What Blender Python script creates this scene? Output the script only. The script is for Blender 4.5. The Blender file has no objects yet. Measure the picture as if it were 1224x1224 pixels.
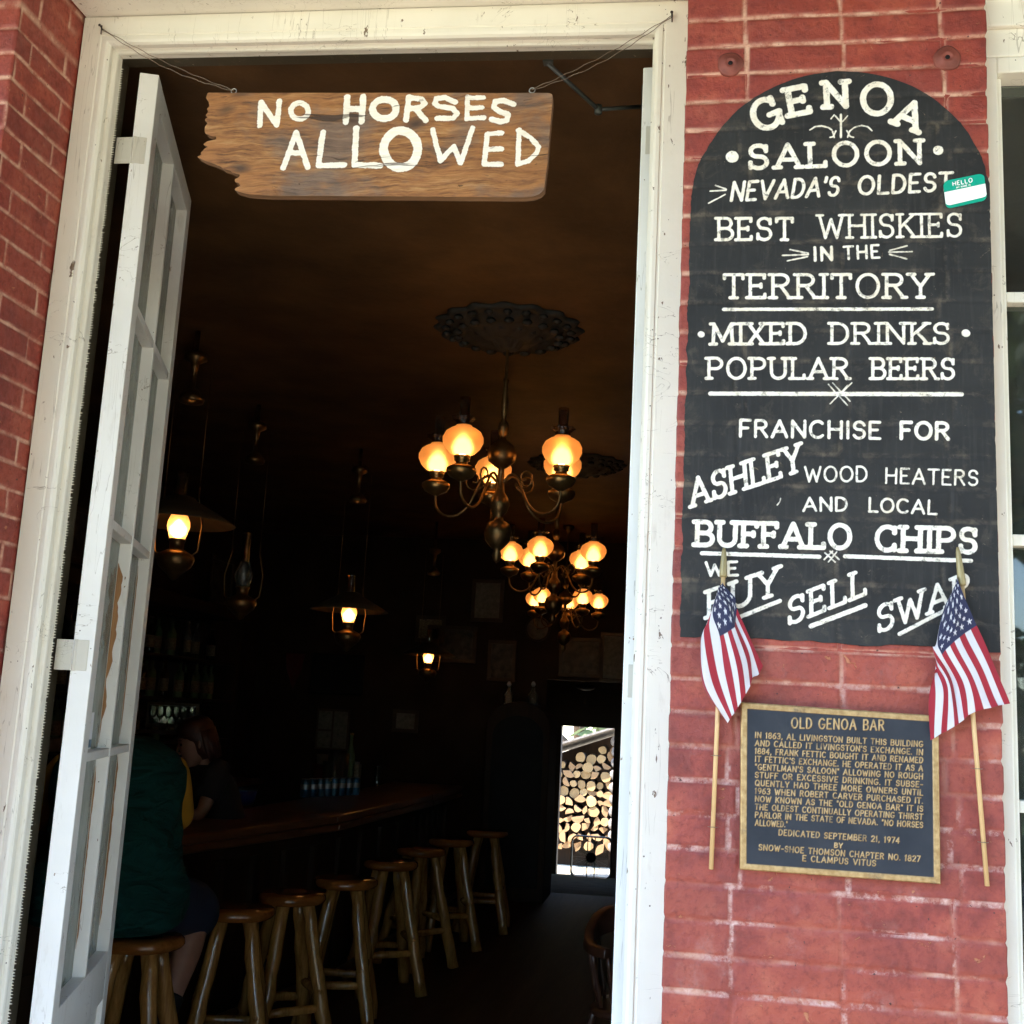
import bpy, bmesh, math, random
import numpy as np
from mathutils import Vector, Matrix

# ----------------------------------------------------------------------------- camera, sky, sun, exposure
SC = bpy.context.scene
COL = SC.collection
R90 = math.pi / 2
CAMR = ((0.9867409, 0.1541840, 0.0506915), (0.0225209, 0.1792357, -0.9835484), (-0.1607331, 0.9716490, 0.1733868))
CAMC = Vector((0.0, -2.2, 1.65))
FPX = 1370.0
cam = bpy.data.cameras.new('camera')
cam.sensor_width = 36.0
cam.lens = FPX / 1224.0 * 36.0
cam.clip_start = 0.05
cam.clip_end = 500.0
camo = bpy.data.objects.new('camera', cam)
COL.objects.link(camo)
rgt, dwn, fwd = (Vector(r) for r in CAMR)
mw = Matrix.Identity(4)
for i in range(3):
    mw[i][0] = rgt[i]; mw[i][1] = -dwn[i]; mw[i][2] = -fwd[i]; mw[i][3] = CAMC[i]
camo.matrix_world = mw
SC.camera = camo

SUN_EL, SUN_AZ = math.radians(60), math.radians(228)      # azimuth clockwise from +y: the sun stands behind the viewer's left
world = bpy.data.worlds.new('World')
SC.world = world
world.use_nodes = True
wn = world.node_tree.nodes
bg = wn['Background']
sky = wn.new('ShaderNodeTexSky')
sky.sky_type = 'NISHITA'
sky.sun_disc = False
sky.sun_elevation = SUN_EL
sky.sun_rotation = SUN_AZ
sky.air_density = 1.0
sky.dust_density = 0.3
sky.ozone_density = 2.5
world.node_tree.links.new(sky.outputs[0], bg.inputs[0])
bg.inputs[1].default_value = 0.15
sun = bpy.data.lights.new('sun', 'SUN')
sun.energy = 3.0
sun.angle = math.radians(0.5)
sun.color = (1.0, 0.94, 0.84)
suno = bpy.data.objects.new('sun', sun)
sd = Vector((math.sin(SUN_AZ) * math.cos(SUN_EL), math.cos(SUN_AZ) * math.cos(SUN_EL), math.sin(SUN_EL)))
suno.rotation_euler = sd.to_track_quat('Z', 'Y').to_euler()
suno.location = sd * 60
COL.objects.link(suno)
SC.view_settings.view_transform = 'Standard'
SC.view_settings.look = 'None'
SC.view_settings.gamma = 1.0
SC.view_settings.exposure = 3.2
SC.cycles.use_denoising = True
SC.cycles.max_bounces = 10
SC.cycles.diffuse_bounces = 5
SC.cycles.transparent_max_bounces = 16
SC.cycles.sample_clamp_indirect = 6.0
SC.cycles.caustics_reflective = False
SC.cycles.caustics_refractive = False

rnd = random.Random(7)


def at(px, py, Y):
    """world point on the plane y=Y seen at photo pixel (1224 frame)"""
    a, b = (px - 612.0) / FPX, (py - 612.0) / FPX
    d = rgt * a + dwn * b + fwd
    return CAMC + d * ((Y - CAMC.y) / d.y)


def atz(px, py, Z):
    a, b = (px - 612.0) / FPX, (py - 612.0) / FPX
    d = rgt * a + dwn * b + fwd
    return CAMC + d * ((Z - CAMC.z) / d.z)


# ----------------------------------------------------------------------------- numpy noise
def vnoise(x, y, scale, seed):
    x = np.asarray(x, float) * scale
    y = np.asarray(y, float) * scale
    xi = np.floor(x).astype(np.int64); yi = np.floor(y).astype(np.int64)
    fx = x - xi; fy = y - yi
    fx = fx * fx * (3 - 2 * fx); fy = fy * fy * (3 - 2 * fy)

    def h(a, b):
        n = (a * 374761393 + b * 668265263 + seed * 974711) & 0xffffffff
        n = ((n ^ (n >> 13)) * 1274126177) & 0xffffffff
        return ((n ^ (n >> 16)) & 0xffff) / 65535.0
    return (h(xi, yi) * (1 - fx) + h(xi + 1, yi) * fx) * (1 - fy) + (h(xi, yi + 1) * (1 - fx) + h(xi + 1, yi + 1) * fx) * fy


def fbm(x, y, scale, seed, o=3):
    s = 0; a = 1; t = 0
    for k in range(o):
        s = s + a * vnoise(x, y, scale * 2 ** k, seed + 17 * k); t += a; a *= .55
    return s / t


def sstep(a, b, x):
    t = np.clip((x - a) / (b - a), 0, 1)
    return t * t * (3 - 2 * t)


# ----------------------------------------------------------------------------- materials
class NT:
    def __init__(s, name):
        s.m = bpy.data.materials.new(name)
        s.m.use_nodes = True
        s.t = s.m.node_tree
        s.b = s.t.nodes['Principled BSDF']
        s.out = s.t.nodes['Material Output']
        s.coord = None

    def n(s, typ, **kw):
        n = s.t.nodes.new(typ)
        for k, v in kw.items():
            if hasattr(n, k) and k not in ('color',):
                setattr(n, k, v)
            else:
                n.inputs[k.replace('_', ' ')].default_value = v
        return n

    def l(s, a, b):
        s.t.links.new(a, b)

    def obj(s, scale=(1, 1, 1), rot=(0, 0, 0), kind='Object'):
        c = s.n('ShaderNodeTexCoord')
        mp = s.n('ShaderNodeMapping')
        mp.inputs['Scale'].default_value = scale
        mp.inputs['Rotation'].default_value = rot
        s.l(c.outputs[kind], mp.inputs['Vector'])
        return mp.outputs['Vector']

    def noise(s, vec, scale, detail=4, rough=.55, dist=0.0):
        n = s.n('ShaderNodeTexNoise')
        n.inputs['Scale'].default_value = scale
        n.inputs['Detail'].default_value = detail
        n.inputs['Roughness'].default_value = rough
        n.inputs['Distortion'].default_value = dist
        s.l(vec, n.inputs['Vector'])
        return n.outputs['Fac']

    def ramp(s, fac, stops):
        r = s.n('ShaderNodeValToRGB')
        e = r.color_ramp.elements
        while len(e) < len(stops):
            e.new(0.5)
        for i, (p, c) in enumerate(stops):
            e[i].position = p
            e[i].color = (c[0], c[1], c[2], 1) if not isinstance(c, (int, float)) else (c, c, c, 1)
        s.l(fac, r.inputs['Fac'])
        return r.outputs['Color']

    def mix(s, fac, a, b):
        m = s.n('ShaderNodeMix', data_type='RGBA')
        for v, i in ((fac, 0), (a, 6), (b, 7)):
            if isinstance(v, (int, float)):
                m.inputs[i].default_value = v
            elif isinstance(v, tuple):
                m.inputs[i].default_value = (v[0], v[1], v[2], 1)
            else:
                s.l(v, m.inputs[i])
        return m.outputs[2]

    def math(s, op, a, b=0.0, c=None):
        m = s.n('ShaderNodeMath', operation=op)
        for i, v in enumerate((a, b) if c is None else (a, b, c)):
            if isinstance(v, (int, float)):
                m.inputs[i].default_value = v
            else:
                s.l(v, m.inputs[i])
        return m.outputs[0]

    def mapr(s, v, a, b, c=0.0, d=1.0):
        m = s.n('ShaderNodeMapRange')
        m.inputs[1].default_value = a; m.inputs[2].default_value = b
        m.inputs[3].default_value = c; m.inputs[4].default_value = d
        s.l(v, m.inputs[0])
        return m.outputs[0]

    def attr(s, name, color=False):
        a = s.n('ShaderNodeAttribute')
        a.attribute_name = name
        return a.outputs['Color' if color else 'Fac']

    def bump(s, h, strength=.3, dist=.002):
        b = s.n('ShaderNodeBump')
        b.inputs['Strength'].default_value = strength
        b.inputs['Distance'].default_value = dist
        s.l(h, b.inputs['Height'])
        s.l(b.outputs[0], s.b.inputs['Normal'])

    def set(s, color=None, rough=None, metal=None, spec=None):
        for k, v in (('Base Color', color), ('Roughness', rough), ('Metallic', metal), ('Specular IOR Level', spec)):
            if v is None:
                continue
            if isinstance(v, tuple):
                s.b.inputs[k].default_value = (v[0], v[1], v[2], 1)
            elif isinstance(v, (int, float)):
                s.b.inputs[k].default_value = v
            else:
                s.l(v, s.b.inputs[k])
        return s


MAT = {}


def plain(name, c, rough=.6, metal=0.0, var=.25, scale=12.0, bump=.15, dist=.002, spec=.5):
    """one colour with a slow uneven variation and a fine bump"""
    t = NT(name)
    v = t.obj()
    f = t.noise(v, scale, 5)
    lo = tuple(x * (1 - var) for x in c); hi = tuple(min(1, x * (1 + var)) for x in c)
    t.set(t.ramp(f, [(.3, lo), (.7, hi)]), rough, metal, spec)
    t.bump(t.noise(v, scale * 6, 4), bump, dist)
    MAT[name] = t.m
    return t.m


def woodm(name, dark, light, axis='x', scale=14.0, rough=.5, stretch=.09, bump=.25, spec=.5):
    t = NT(name)
    sc = [1, 1, 1]
    sc['xyz'.index(axis)] = stretch
    v = t.obj(tuple(sc))
    f = t.noise(v, scale, 6, .65, .6)
    g = t.noise(v, scale * 7, 4, .6)
    h = t.math('ADD', t.math('MULTIPLY', f, .7), t.math('MULTIPLY', g, .3))
    t.set(t.ramp(h, [(.32, dark), (.5, tuple((a + b) / 2 for a, b in zip(dark, light))), (.66, light)]), rough, 0, spec)
    t.bump(h, bump, .002)
    MAT[name] = t.m
    return t.m


def white_paint(name, c, chips=True, chip=(.16, .11, .07), rough=.42):
    t = NT(name)
    v = t.obj()
    big = t.noise(v, 3.0, 4)
    fine = t.noise(v, 55, 5, .6)
    col = t.ramp(big, [(.3, tuple(x * .88 for x in c)), (.62, c)])
    dirt = t.mapr(t.noise(t.obj((1, 1, .25)), 22, 5, .7), .60, .78, 0, .35)
    col = t.mix(dirt, col, (.34, .28, .2))
    if chips:
        m = t.mapr(t.noise(t.obj((1.6, 1.6, .7)), 34, 6, .62, .3), .675, .69)
        col = t.mix(m, col, chip)
        vo = t.n('ShaderNodeTexVoronoi')
        vo.inputs['Scale'].default_value = 26
        t.l(v, vo.inputs['Vector'])
        dot = t.math('LESS_THAN', vo.outputs['Distance'], .045)
        dot = t.math('MULTIPLY', dot, t.math('GREATER_THAN', t.noise(v, 9, 2), .47))
        col = t.mix(dot, col, (.12, .1, .08))
        hair = t.math('ABSOLUTE', t.math('SUBTRACT', t.noise(t.obj((1, 1, .07)), 26, 3, .5, .6), .5))
        hair = t.math('MULTIPLY', t.math('LESS_THAN', hair, .0035), t.mapr(t.noise(v, 4.5, 3), .50, .56))
        col = t.mix(t.math('MULTIPLY', hair, .42), col, (.2, .16, .11))
        hz = t.math('ABSOLUTE', t.math('SUBTRACT', t.noise(t.obj((.5, 1, 1)), 12, 4, .6, 1.0), .5))
        hz = t.math('MULTIPLY', t.math('LESS_THAN', hz, .003), t.mapr(t.noise(v, 7, 3), .57, .62))
        col = t.mix(t.math('MULTIPLY', hz, .7), col, (.2, .16, .11))
    t.set(col, rough)
    t.bump(t.math('ADD', fine, t.math('MULTIPLY', t.noise(t.obj((1, 1, .12)), 60, 4), .8)), .25, .0015)
    MAT[name] = t.m
    return t.m


def emit(name, c, s):
    t = NT(name)
    t.set((0, 0, 0), .5)
    t.b.inputs['Emission Color'].default_value = (*c, 1)
    t.b.inputs['Emission Strength'].default_value = s
    MAT[name] = t.m
    return t.m


def glass(name, tint=(.9, .95, .93), dust=.06, dust_glint_c=(.45, .47, .42), rough=.02):
    t = NT(name)
    t.t.nodes.remove(t.b)
    tr = t.n('ShaderNodeBsdfTransparent'); tr.inputs[0].default_value = (*tint, 1)
    gl = t.n('ShaderNodeBsdfGlossy'); gl.inputs['Roughness'].default_value = rough
    fr = t.n('ShaderNodeFresnel'); fr.inputs['IOR'].default_value = 1.5
    df = t.n('ShaderNodeBsdfDiffuse'); df.inputs[0].default_value = (*dust_glint_c, 1)
    m1 = t.n('ShaderNodeMixShader'); m2 = t.n('ShaderNodeMixShader')
    t.l(fr.outputs[0], m1.inputs[0]); t.l(tr.outputs[0], m1.inputs[1]); t.l(gl.outputs[0], m1.inputs[2])
    f = t.mapr(t.noise(t.obj((1, 1, .4)), 8, 5, .65), .3, .75, dust * .3, dust * 1.6)
    t.l(f, m2.inputs[0]); t.l(m1.outputs[0], m2.inputs[1]); t.l(df.outputs[0], m2.inputs[2])
    t.l(m2.outputs[0], t.out.inputs[0])
    MAT[name] = t.m
    return t.m


# facade
white_paint('cream_paint', (.80, .77, .675))
white_paint('door_paint', (.82, .81, .77), chip=(.22, .12, .06))
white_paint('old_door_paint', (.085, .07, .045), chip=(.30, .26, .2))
plain('weatherstrip_metal', (.18, .15, .1), .5, .4)


def brick_mat():
    t = NT('painted_brick')
    v = t.obj()
    mort = t.attr('mort'); rn = t.attr('rnd'); wear = t.attr('wear')
    n0 = t.noise(v, 3.2, 4); n1 = t.noise(v, 11, 6, .65); n2 = t.noise(v, 70, 5, .7); n3 = t.noise(v, 26, 7, .75)
    base = t.ramp(n1, [(.34, (.15, .020, .014)), (.46, (.235, .034, .024)), (.55, (.29, .049, .031)), (.68, (.38, .092, .053))])
    base = t.mix(t.math('MULTIPLY', rn, .55), base, (.175, .029, .022))
    base = t.mix(t.mapr(n0, .45, .68, 0, .5), base, (.34, .060, .028))
    base = t.mix(t.mapr(n2, .50, .66, 0, .55), base, (.13, .022, .017))
    mcol = t.ramp(n3, [(.35, (.40, .15, .10)), (.62, (.60, .38, .28))])
    mf = t.math('MULTIPLY', mort, t.mapr(n3, .30, .52, .25, 1))
    base = t.mix(mf, base, mcol)
    scuff = t.math('MULTIPLY', wear, t.mapr(n3, .44, .60))
    base = t.mix(scuff, base, t.ramp(n2, [(.35, (.38, .16, .13)), (.65, (.58, .40, .36))]))
    ch = t.mapr(t.noise(v, 30, 7, .66, .5), .655, .69, 0, .85)
    base = t.mix(ch, base, (.43, .165, .075))
    dk = t.mapr(t.noise(t.obj((1, 1, .35)), 17, 6, .7), .62, .74, 0, .6)
    base = t.mix(dk, base, (.085, .022, .017))
    pit = t.mapr(t.noise(v, 110, 3, .5), .70, .73)
    base = t.mix(pit, base, (.06, .016, .012))
    t.set(base, t.mapr(n2, .3, .7, .40, .7))
    t.bump(t.math('ADD', t.math('ADD', n2, t.math('MULTIPLY', n3, .8)), t.math('MULTIPLY', ch, -.5)), .75, .003)
    MAT['painted_brick'] = t.m


brick_mat()


def sign_mat():
    t = NT('chalkboard_black_lettering')
    v = t.obj()
    sdv = t.attr('sd'); mort = t.attr('mort')
    n1 = t.noise(v, 7, 6, .6); n2 = t.noise(v, 120, 4, .6); n3 = t.noise(v, 19, 7, .72, .4)
    ver = t.noise(t.obj((4.5, 1, .35)), 24, 5, .6)
    blk = t.ramp(n1, [(.3, (.0115, .0115, .0125)), (.7, (.024, .024, .0245))])
    blk = t.mix(t.mapr(ver, .52, .72, 0, .4), blk, (.045, .043, .042))
    blk = t.mix(t.mapr(n3, .53, .72, 0, .7), blk, (.075, .064, .05))
    blk = t.mix(t.math('MULTIPLY', mort, t.mapr(n3, .46, .66, 0, .42)), blk, (.15, .12, .09))
    scr = t.mapr(t.noise(v, 46, 7, .7, 1.5), .665, .69, 0, .7)
    blk = t.mix(scr, blk, (.17, .135, .095))
    w = t.math('ADD', sdv, t.math('MULTIPLY', t.math('SUBTRACT', n2, .5), .0022))
    fac = t.mapr(w, .0006, -.0008)
    holes = t.mapr(t.noise(v, 75, 5, .7), .55, .66, 1.0, .30)
    fac = t.math('MULTIPLY', fac, holes)
    let = t.ramp(n3, [(.40, (.86, .83, .76)), (.68, (.66, .59, .48))])
    t.set(t.mix(fac, blk, let), .68, None, .3)
    t.bump(t.math('ADD', n2, t.math('MULTIPLY', fac, .8)), .3, .0012)
    MAT['sign'] = t.m


sign_mat()


def board_mat():
    t = NT('weathered_plank')
    wv = t.noise(t.obj((.9, 1, .9)), 5.5, 3)                       # bends the grain round the knots
    off = t.n('ShaderNodeCombineXYZ'); t.l(t.math('MULTIPLY', wv, .05), off.inputs[2])
    ad = t.n('ShaderNodeVectorMath', operation='ADD'); t.l(t.obj(), ad.inputs[0]); t.l(off.outputs[0], ad.inputs[1])

    def st(sx, scale, det, ro, di=0.0):
        m = t.n('ShaderNodeMapping'); m.inputs['Scale'].default_value = (sx, 1, 1); t.l(ad.outputs[0], m.inputs[0])
        return t.noise(m.outputs[0], scale, det, ro, di)
    a = st(.05, 70, 6, .7); b = st(.12, 170, 5, .7); c = st(.55, 7.5, 5, .6); d = st(.3, 16, 6, .7, .8)
    h = t.math('ADD', t.math('MULTIPLY', a, .6), t.math('MULTIPLY', b, .4))
    col = t.ramp(h, [(.40, (.06, .021, .006)), (.46, (.175, .070, .021)), (.53, (.29, .130, .042)), (.61, (.42, .225, .090))])
    col = t.mix(t.mapr(d, .42, .62, 0, .75), col, (.33, .135, .040))
    col = t.mix(t.mapr(c, .50, .62, 0, .8), col, t.ramp(h, [(.35, (.065, .044, .036)), (.65, (.19, .14, .11))]))
    kn = t.n('ShaderNodeTexVoronoi'); kn.inputs['Scale'].default_value = 6.0
    m = t.n('ShaderNodeMapping'); m.inputs['Scale'].default_value = (.8, 1, 1.7); t.l(ad.outputs[0], m.inputs[0]); t.l(m.outputs[0], kn.inputs['Vector'])
    col = t.mix(t.mapr(kn.outputs['Distance'], .04, .17, .92, 0), col, (.045, .022, .012))
    cr = t.mapr(st(.045, 34, 4, .6, 1.0), .635, .65)
    fl = t.mapr(st(.25, 60, 4, .6, .6), .68, .70)
    cr = t.math('MAXIMUM', cr, t.math('MULTIPLY', fl, .8))
    col = t.mix(t.math('MULTIPLY', cr, .9), col, (.035, .017, .009))
    sdv = t.attr('sd')
    v = t.obj()
    wob = t.math('ADD', t.math('MULTIPLY', t.math('SUBTRACT', t.noise(v, 55, 3), .5), .0062), t.math('MULTIPLY', t.math('SUBTRACT', t.noise(v, 190, 3), .5), .0034))
    fac = t.mapr(t.math('ADD', sdv, wob), .0005, -.0006)
    fac = t.math('MULTIPLY', fac, t.mapr(t.math('MULTIPLY', cr, h), .25, .5, 1, .25))
    col = t.mix(fac, col, t.ramp(b, [(.35, (.80, .75, .66)), (.6, (.90, .87, .81))]))
    t.set(col, .66)
    t.bump(t.math('ADD', t.math('ADD', h, t.math('MULTIPLY', cr, -.9)), t.math('MULTIPLY', fac, .25)), .9, .003)
    MAT['plank'] = t.m


board_mat()


def plaque_mat():
    t = NT('bronze_plaque')
    v = t.obj()
    f = t.attr('relief')
    n = t.noise(v, 14, 5); n2 = t.noise(v, 90, 4)
    bgc = t.ramp(n, [(.3, (.016, .020, .028)), (.7, (.03, .034, .043))])
    gold = t.ramp(n2, [(.35, (.32, .20, .085)), (.65, (.48, .33, .16))])
    f2 = t.math('MULTIPLY', f, t.mapr(t.noise(v, 26, 4, .6), .57, .68, 1, .45))
    t.set(t.mix(f2, bgc, gold), t.mapr(f, 0, 1, .6, .42), t.mapr(f2, 0, 1, .0, .35), .22)
    t.bump(n2, .25, .001)
    MAT['plaque'] = t.m


plaque_mat()


def flag_mat():
    t = NT('flag_cloth')
    c = t.attr('Col', True)
    t.set(c, .75)
    t.b.inputs['Sheen Weight'].default_value = .2
    t.bump(t.math('ADD', t.math('MULTIPLY', t.noise(t.obj(), 700, 2), .15), t.noise(t.obj((1, 1, .5)), 46, 4, .6, 1.2)), .5, .004)
    tl = t.n('ShaderNodeBsdfTranslucent'); t.l(c, tl.inputs[0])
    mx = t.n('ShaderNodeMixShader'); mx.inputs[0].default_value = .22
    t.l(t.b.outputs[0], mx.inputs[1]); t.l(tl.outputs[0], mx.inputs[2]); t.l(mx.outputs[0], t.out.inputs[0])
    MAT['flag'] = t.m


flag_mat()
woodm('dowel', (.50, .31, .13), (.68, .47, .24), 'z', 40, .5)
plain('finial_gold', (.30, .24, .11), .45, .2)
plain('tag_green', (0.0, .33, .235), .4, var=.08)
plain('tag_white', (.86, .86, .88), .4, var=.03)
plain('iron', (.05, .045, .04), .55, .6)
plain('rust_red', (.17, .042, .03), .6, .1, .35, 30)
plain('wire', (.22, .17, .13), .5, .6)
plain('steel', (.42, .42, .40), .35, .9)
plain('passage_floor', (.06, .068, .036), .85, 0, .4, 6, .15, .002, .15)
plain('grey_metal', (.11, .12, .11), .5, .3)
white_paint('hinge_paint', (.60, .57, .49), chip=(.12, .08, .05))
woodm('boardwalk', (.19, .15, .105), (.31, .26, .195), 'x', 7, .8)
plain('asphalt', (.06, .06, .062), .9, var=.2, scale=5)
plain('dry_ground', (.42, .35, .25), .9, var=.2, scale=2)
glass('door_glass', (.80, .84, .80), .42, (.44, .47, .41))  # dust film, made heavier and paler to stand for reflections too
glass('window_glass', (.75, .80, .76), .05)
glass('clear_glass', (.93, .95, .94), .12, (.7, .76, .72))  # pale film painted in for the bright streaks on the glasses
glass('amber_glass', (.55, .28, .08), .03)
glass('green_glass', (.25, .5, .25), .3, (.55, .75, .42))  # light green film puts the bottle's caught light into its colour
# inside
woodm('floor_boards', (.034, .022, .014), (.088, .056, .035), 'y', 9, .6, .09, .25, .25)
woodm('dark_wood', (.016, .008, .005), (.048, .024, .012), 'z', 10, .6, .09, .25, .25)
woodm('bar_wood', (.085, .034, .014), (.20, .085, .038), 'y', 9, .28)
woodm('log_wood', (.20, .078, .018), (.68, .36, .11), 'z', 16, .15, .09, .5, .7)
woodm('seat_wood', (.20, .06, .012), (.40, .15, .036), 'x', 12, .16, .09, .2, .7)
woodm('chair_wood', (.032, .011, .006), (.075, .028, .014), 'z', 14, .3)
woodm('board_wood', (.06, .035, .02), (.12, .07, .04), 'x', 8, .6)
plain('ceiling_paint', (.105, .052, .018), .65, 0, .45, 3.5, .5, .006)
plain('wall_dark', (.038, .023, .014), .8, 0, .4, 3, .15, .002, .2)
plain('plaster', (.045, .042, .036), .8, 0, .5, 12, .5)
plain('brass', (.33, .20, .075), .32, .9, .3, 30)
plain('old_brass', (.17, .10, .04), .38, .85, .3, 30)
plain('black_plastic', (.008, .008, .009), .55, spec=.2)
plain('black_leather', (.02, .018, .017), .5)
plain('paper', (.20, .18, .145), .8, 0, .3, 30)
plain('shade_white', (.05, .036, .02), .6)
plain('frame_gilt', (.06, .036, .016), .5, .3)
plain('picture', (.07, .058, .04), .6, 0, .8, 14)
plain('can_blue', (.05, .15, .26), .35, .4, .5, 90)
plain('can_silver', (.42, .43, .45), .45, .9, .2)
plain('bowl_blue', (.01, .03, .22), .3)
plain('red_cloth', (.10, .008, .010), .7)
plain('label', (.24, .19, .12), .7, 0, .6, 60)
plain('dark_bottle', (.02, .012, .006), .08)
# people
plain('skin', (.33, .17, .115), .5, 0, .1, 20, .1)
plain('shirt_green', (.005, .052, .047), .9, 0, .25, 9, .4, .006, .2)
_t = NT('shirt_green')
_n = _t.noise(_t.obj((1, 1, 2.6), (.3, .5, .2)), 5.5, 3, .5, 1.6)
_t.set(_t.ramp(_n, [(.35, (.004, .042, .038)), (.7, (.006, .060, .054))]), .9, 0, .2)
_t.bump(_t.math('ADD', _n, _t.math('MULTIPLY', _t.noise(_t.obj(), 300, 2), .03)), 1.0, .05)
MAT['shirt_green'] = _t.m
plain('sleeve_gold', (.60, .32, .025), .85, 0, .15, 9, .3, .005)
plain('shorts_navy', (.012, .018, .042), .85, 0, .2, 9, .4, .006)
plain('black_cloth', (.009, .009, .012), .85)
plain('hair_brown', (.05, .025, .012), .5, 0, .4, 60, .5)
plain('hair_red', (.05, .012, .007), .45, 0, .4, 60, .5)
plain('eye_dark', (.02, .015, .012), .2)
# yard
plain('bark', (.115, .085, .065), .9, 0, .4, 20, .8, .01)
plain('grey_bark', (.20, .18, .165), .9, 0, .35, 20, .8, .01)


def logend(name, a, b):
    t = NT(name)
    v = t.obj()
    w = t.n('ShaderNodeTexWave', wave_type='RINGS', rings_direction='Y')
    w.inputs['Scale'].default_value = 14; w.inputs['Distortion'].default_value = 3.5
    w.inputs['Detail'].default_value = 3
    t.l(v, w.inputs['Vector'])
    oi = t.n('ShaderNodeObjectInfo')
    col = t.mix(t.math('MULTIPLY', w.outputs['Fac'], .5), a, b)
    col = t.mix(t.math('MULTIPLY', oi.outputs['Random'], .55), col, tuple(x * .55 for x in b))
    t.set(col, .8)
    t.bump(t.noise(v, 60, 4), .4, .003)
    MAT[name] = t.m


logend('log_end', (.46, .31, .145), (.37, .225, .095))
logend('split_end', (.37, .225, .11), (.28, .155, .07))


def leafm(name, a, b):
    t = NT(name)
    f = t.noise(t.obj(), 1.4, 4)
    c = t.ramp(f, [(.35, a), (.65, b)])
    t.set(c, .6)
    tl = t.n('ShaderNodeBsdfTranslucent'); t.l(c, tl.inputs[0])
    mx = t.n('ShaderNodeMixShader'); mx.inputs[0].default_value = .3
    t.l(t.b.outputs[0], mx.inputs[1]); t.l(tl.outputs[0], mx.inputs[2]); t.l(mx.outputs[0], t.out.inputs[0])
    MAT[name] = t.m


leafm('leaf_green', (.035, .075, .018), (.09, .15, .035))
leafm('leaf_pale', (.09, .13, .06), (.17, .21, .10))
plain('grass', (.07, .13, .03), .9, 0, .4, 6, .5, .02)


def globe_mat():
    t = NT('frosted_amber_globe')
    t.t.nodes.remove(t.b)
    tl = t.n('ShaderNodeBsdfTranslucent'); tl.inputs[0].default_value = (1.0, .52, .23, 1)
    rf = t.n('ShaderNodeBsdfRefraction'); rf.inputs['Color'].default_value = (1.0, .70, .36, 1)
    rf.inputs['Roughness'].default_value = .5; rf.inputs['IOR'].default_value = 1.5
    tr = t.n('ShaderNodeBsdfTransparent'); tr.inputs[0].default_value = (1.0, .62, .3, 1)
    gl = t.n('ShaderNodeBsdfGlossy'); gl.inputs['Roughness'].default_value = .25
    prev = tl.outputs[0]
    for sh, f in ((rf, .55), (gl, .04)):
        m = t.n('ShaderNodeMixShader'); m.inputs[0].default_value = f
        t.l(prev, m.inputs[1]); t.l(sh.outputs[0], m.inputs[2]); prev = m.outputs[0]
    t.l(prev, t.out.inputs[0])
    MAT['globe'] = t.m


globe_mat()
emit('flame', (1.0, .58, .22), 1.5)
emit('lamp_flame', (1.0, .62, .26), 3.6)


# ----------------------------------------------------------------------------- objects
ORG = {}


def tag(o, label=None, cat=None, group=None, kind=None):
    if label: o['label'] = label
    if cat: o['category'] = cat
    if group: o['group'] = group
    if kind: o['kind'] = kind
    return o


def thing(name, loc, label, cat, group=None):
    o = bpy.data.objects.new(name, None)
    o.empty_display_size = .05
    COL.objects.link(o)
    o.location = loc
    ORG[o.name] = Vector(loc)
    return tag(o, label, cat, group)


def link(name, me, parent=None):
    o = bpy.data.objects.new(name, me)
    COL.objects.link(o)
    if parent is not None:
        o.parent = parent
        ORG[o.name] = ORG[parent.name]
    else:
        ORG[o.name] = Vector((0, 0, 0))
    return o


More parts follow.
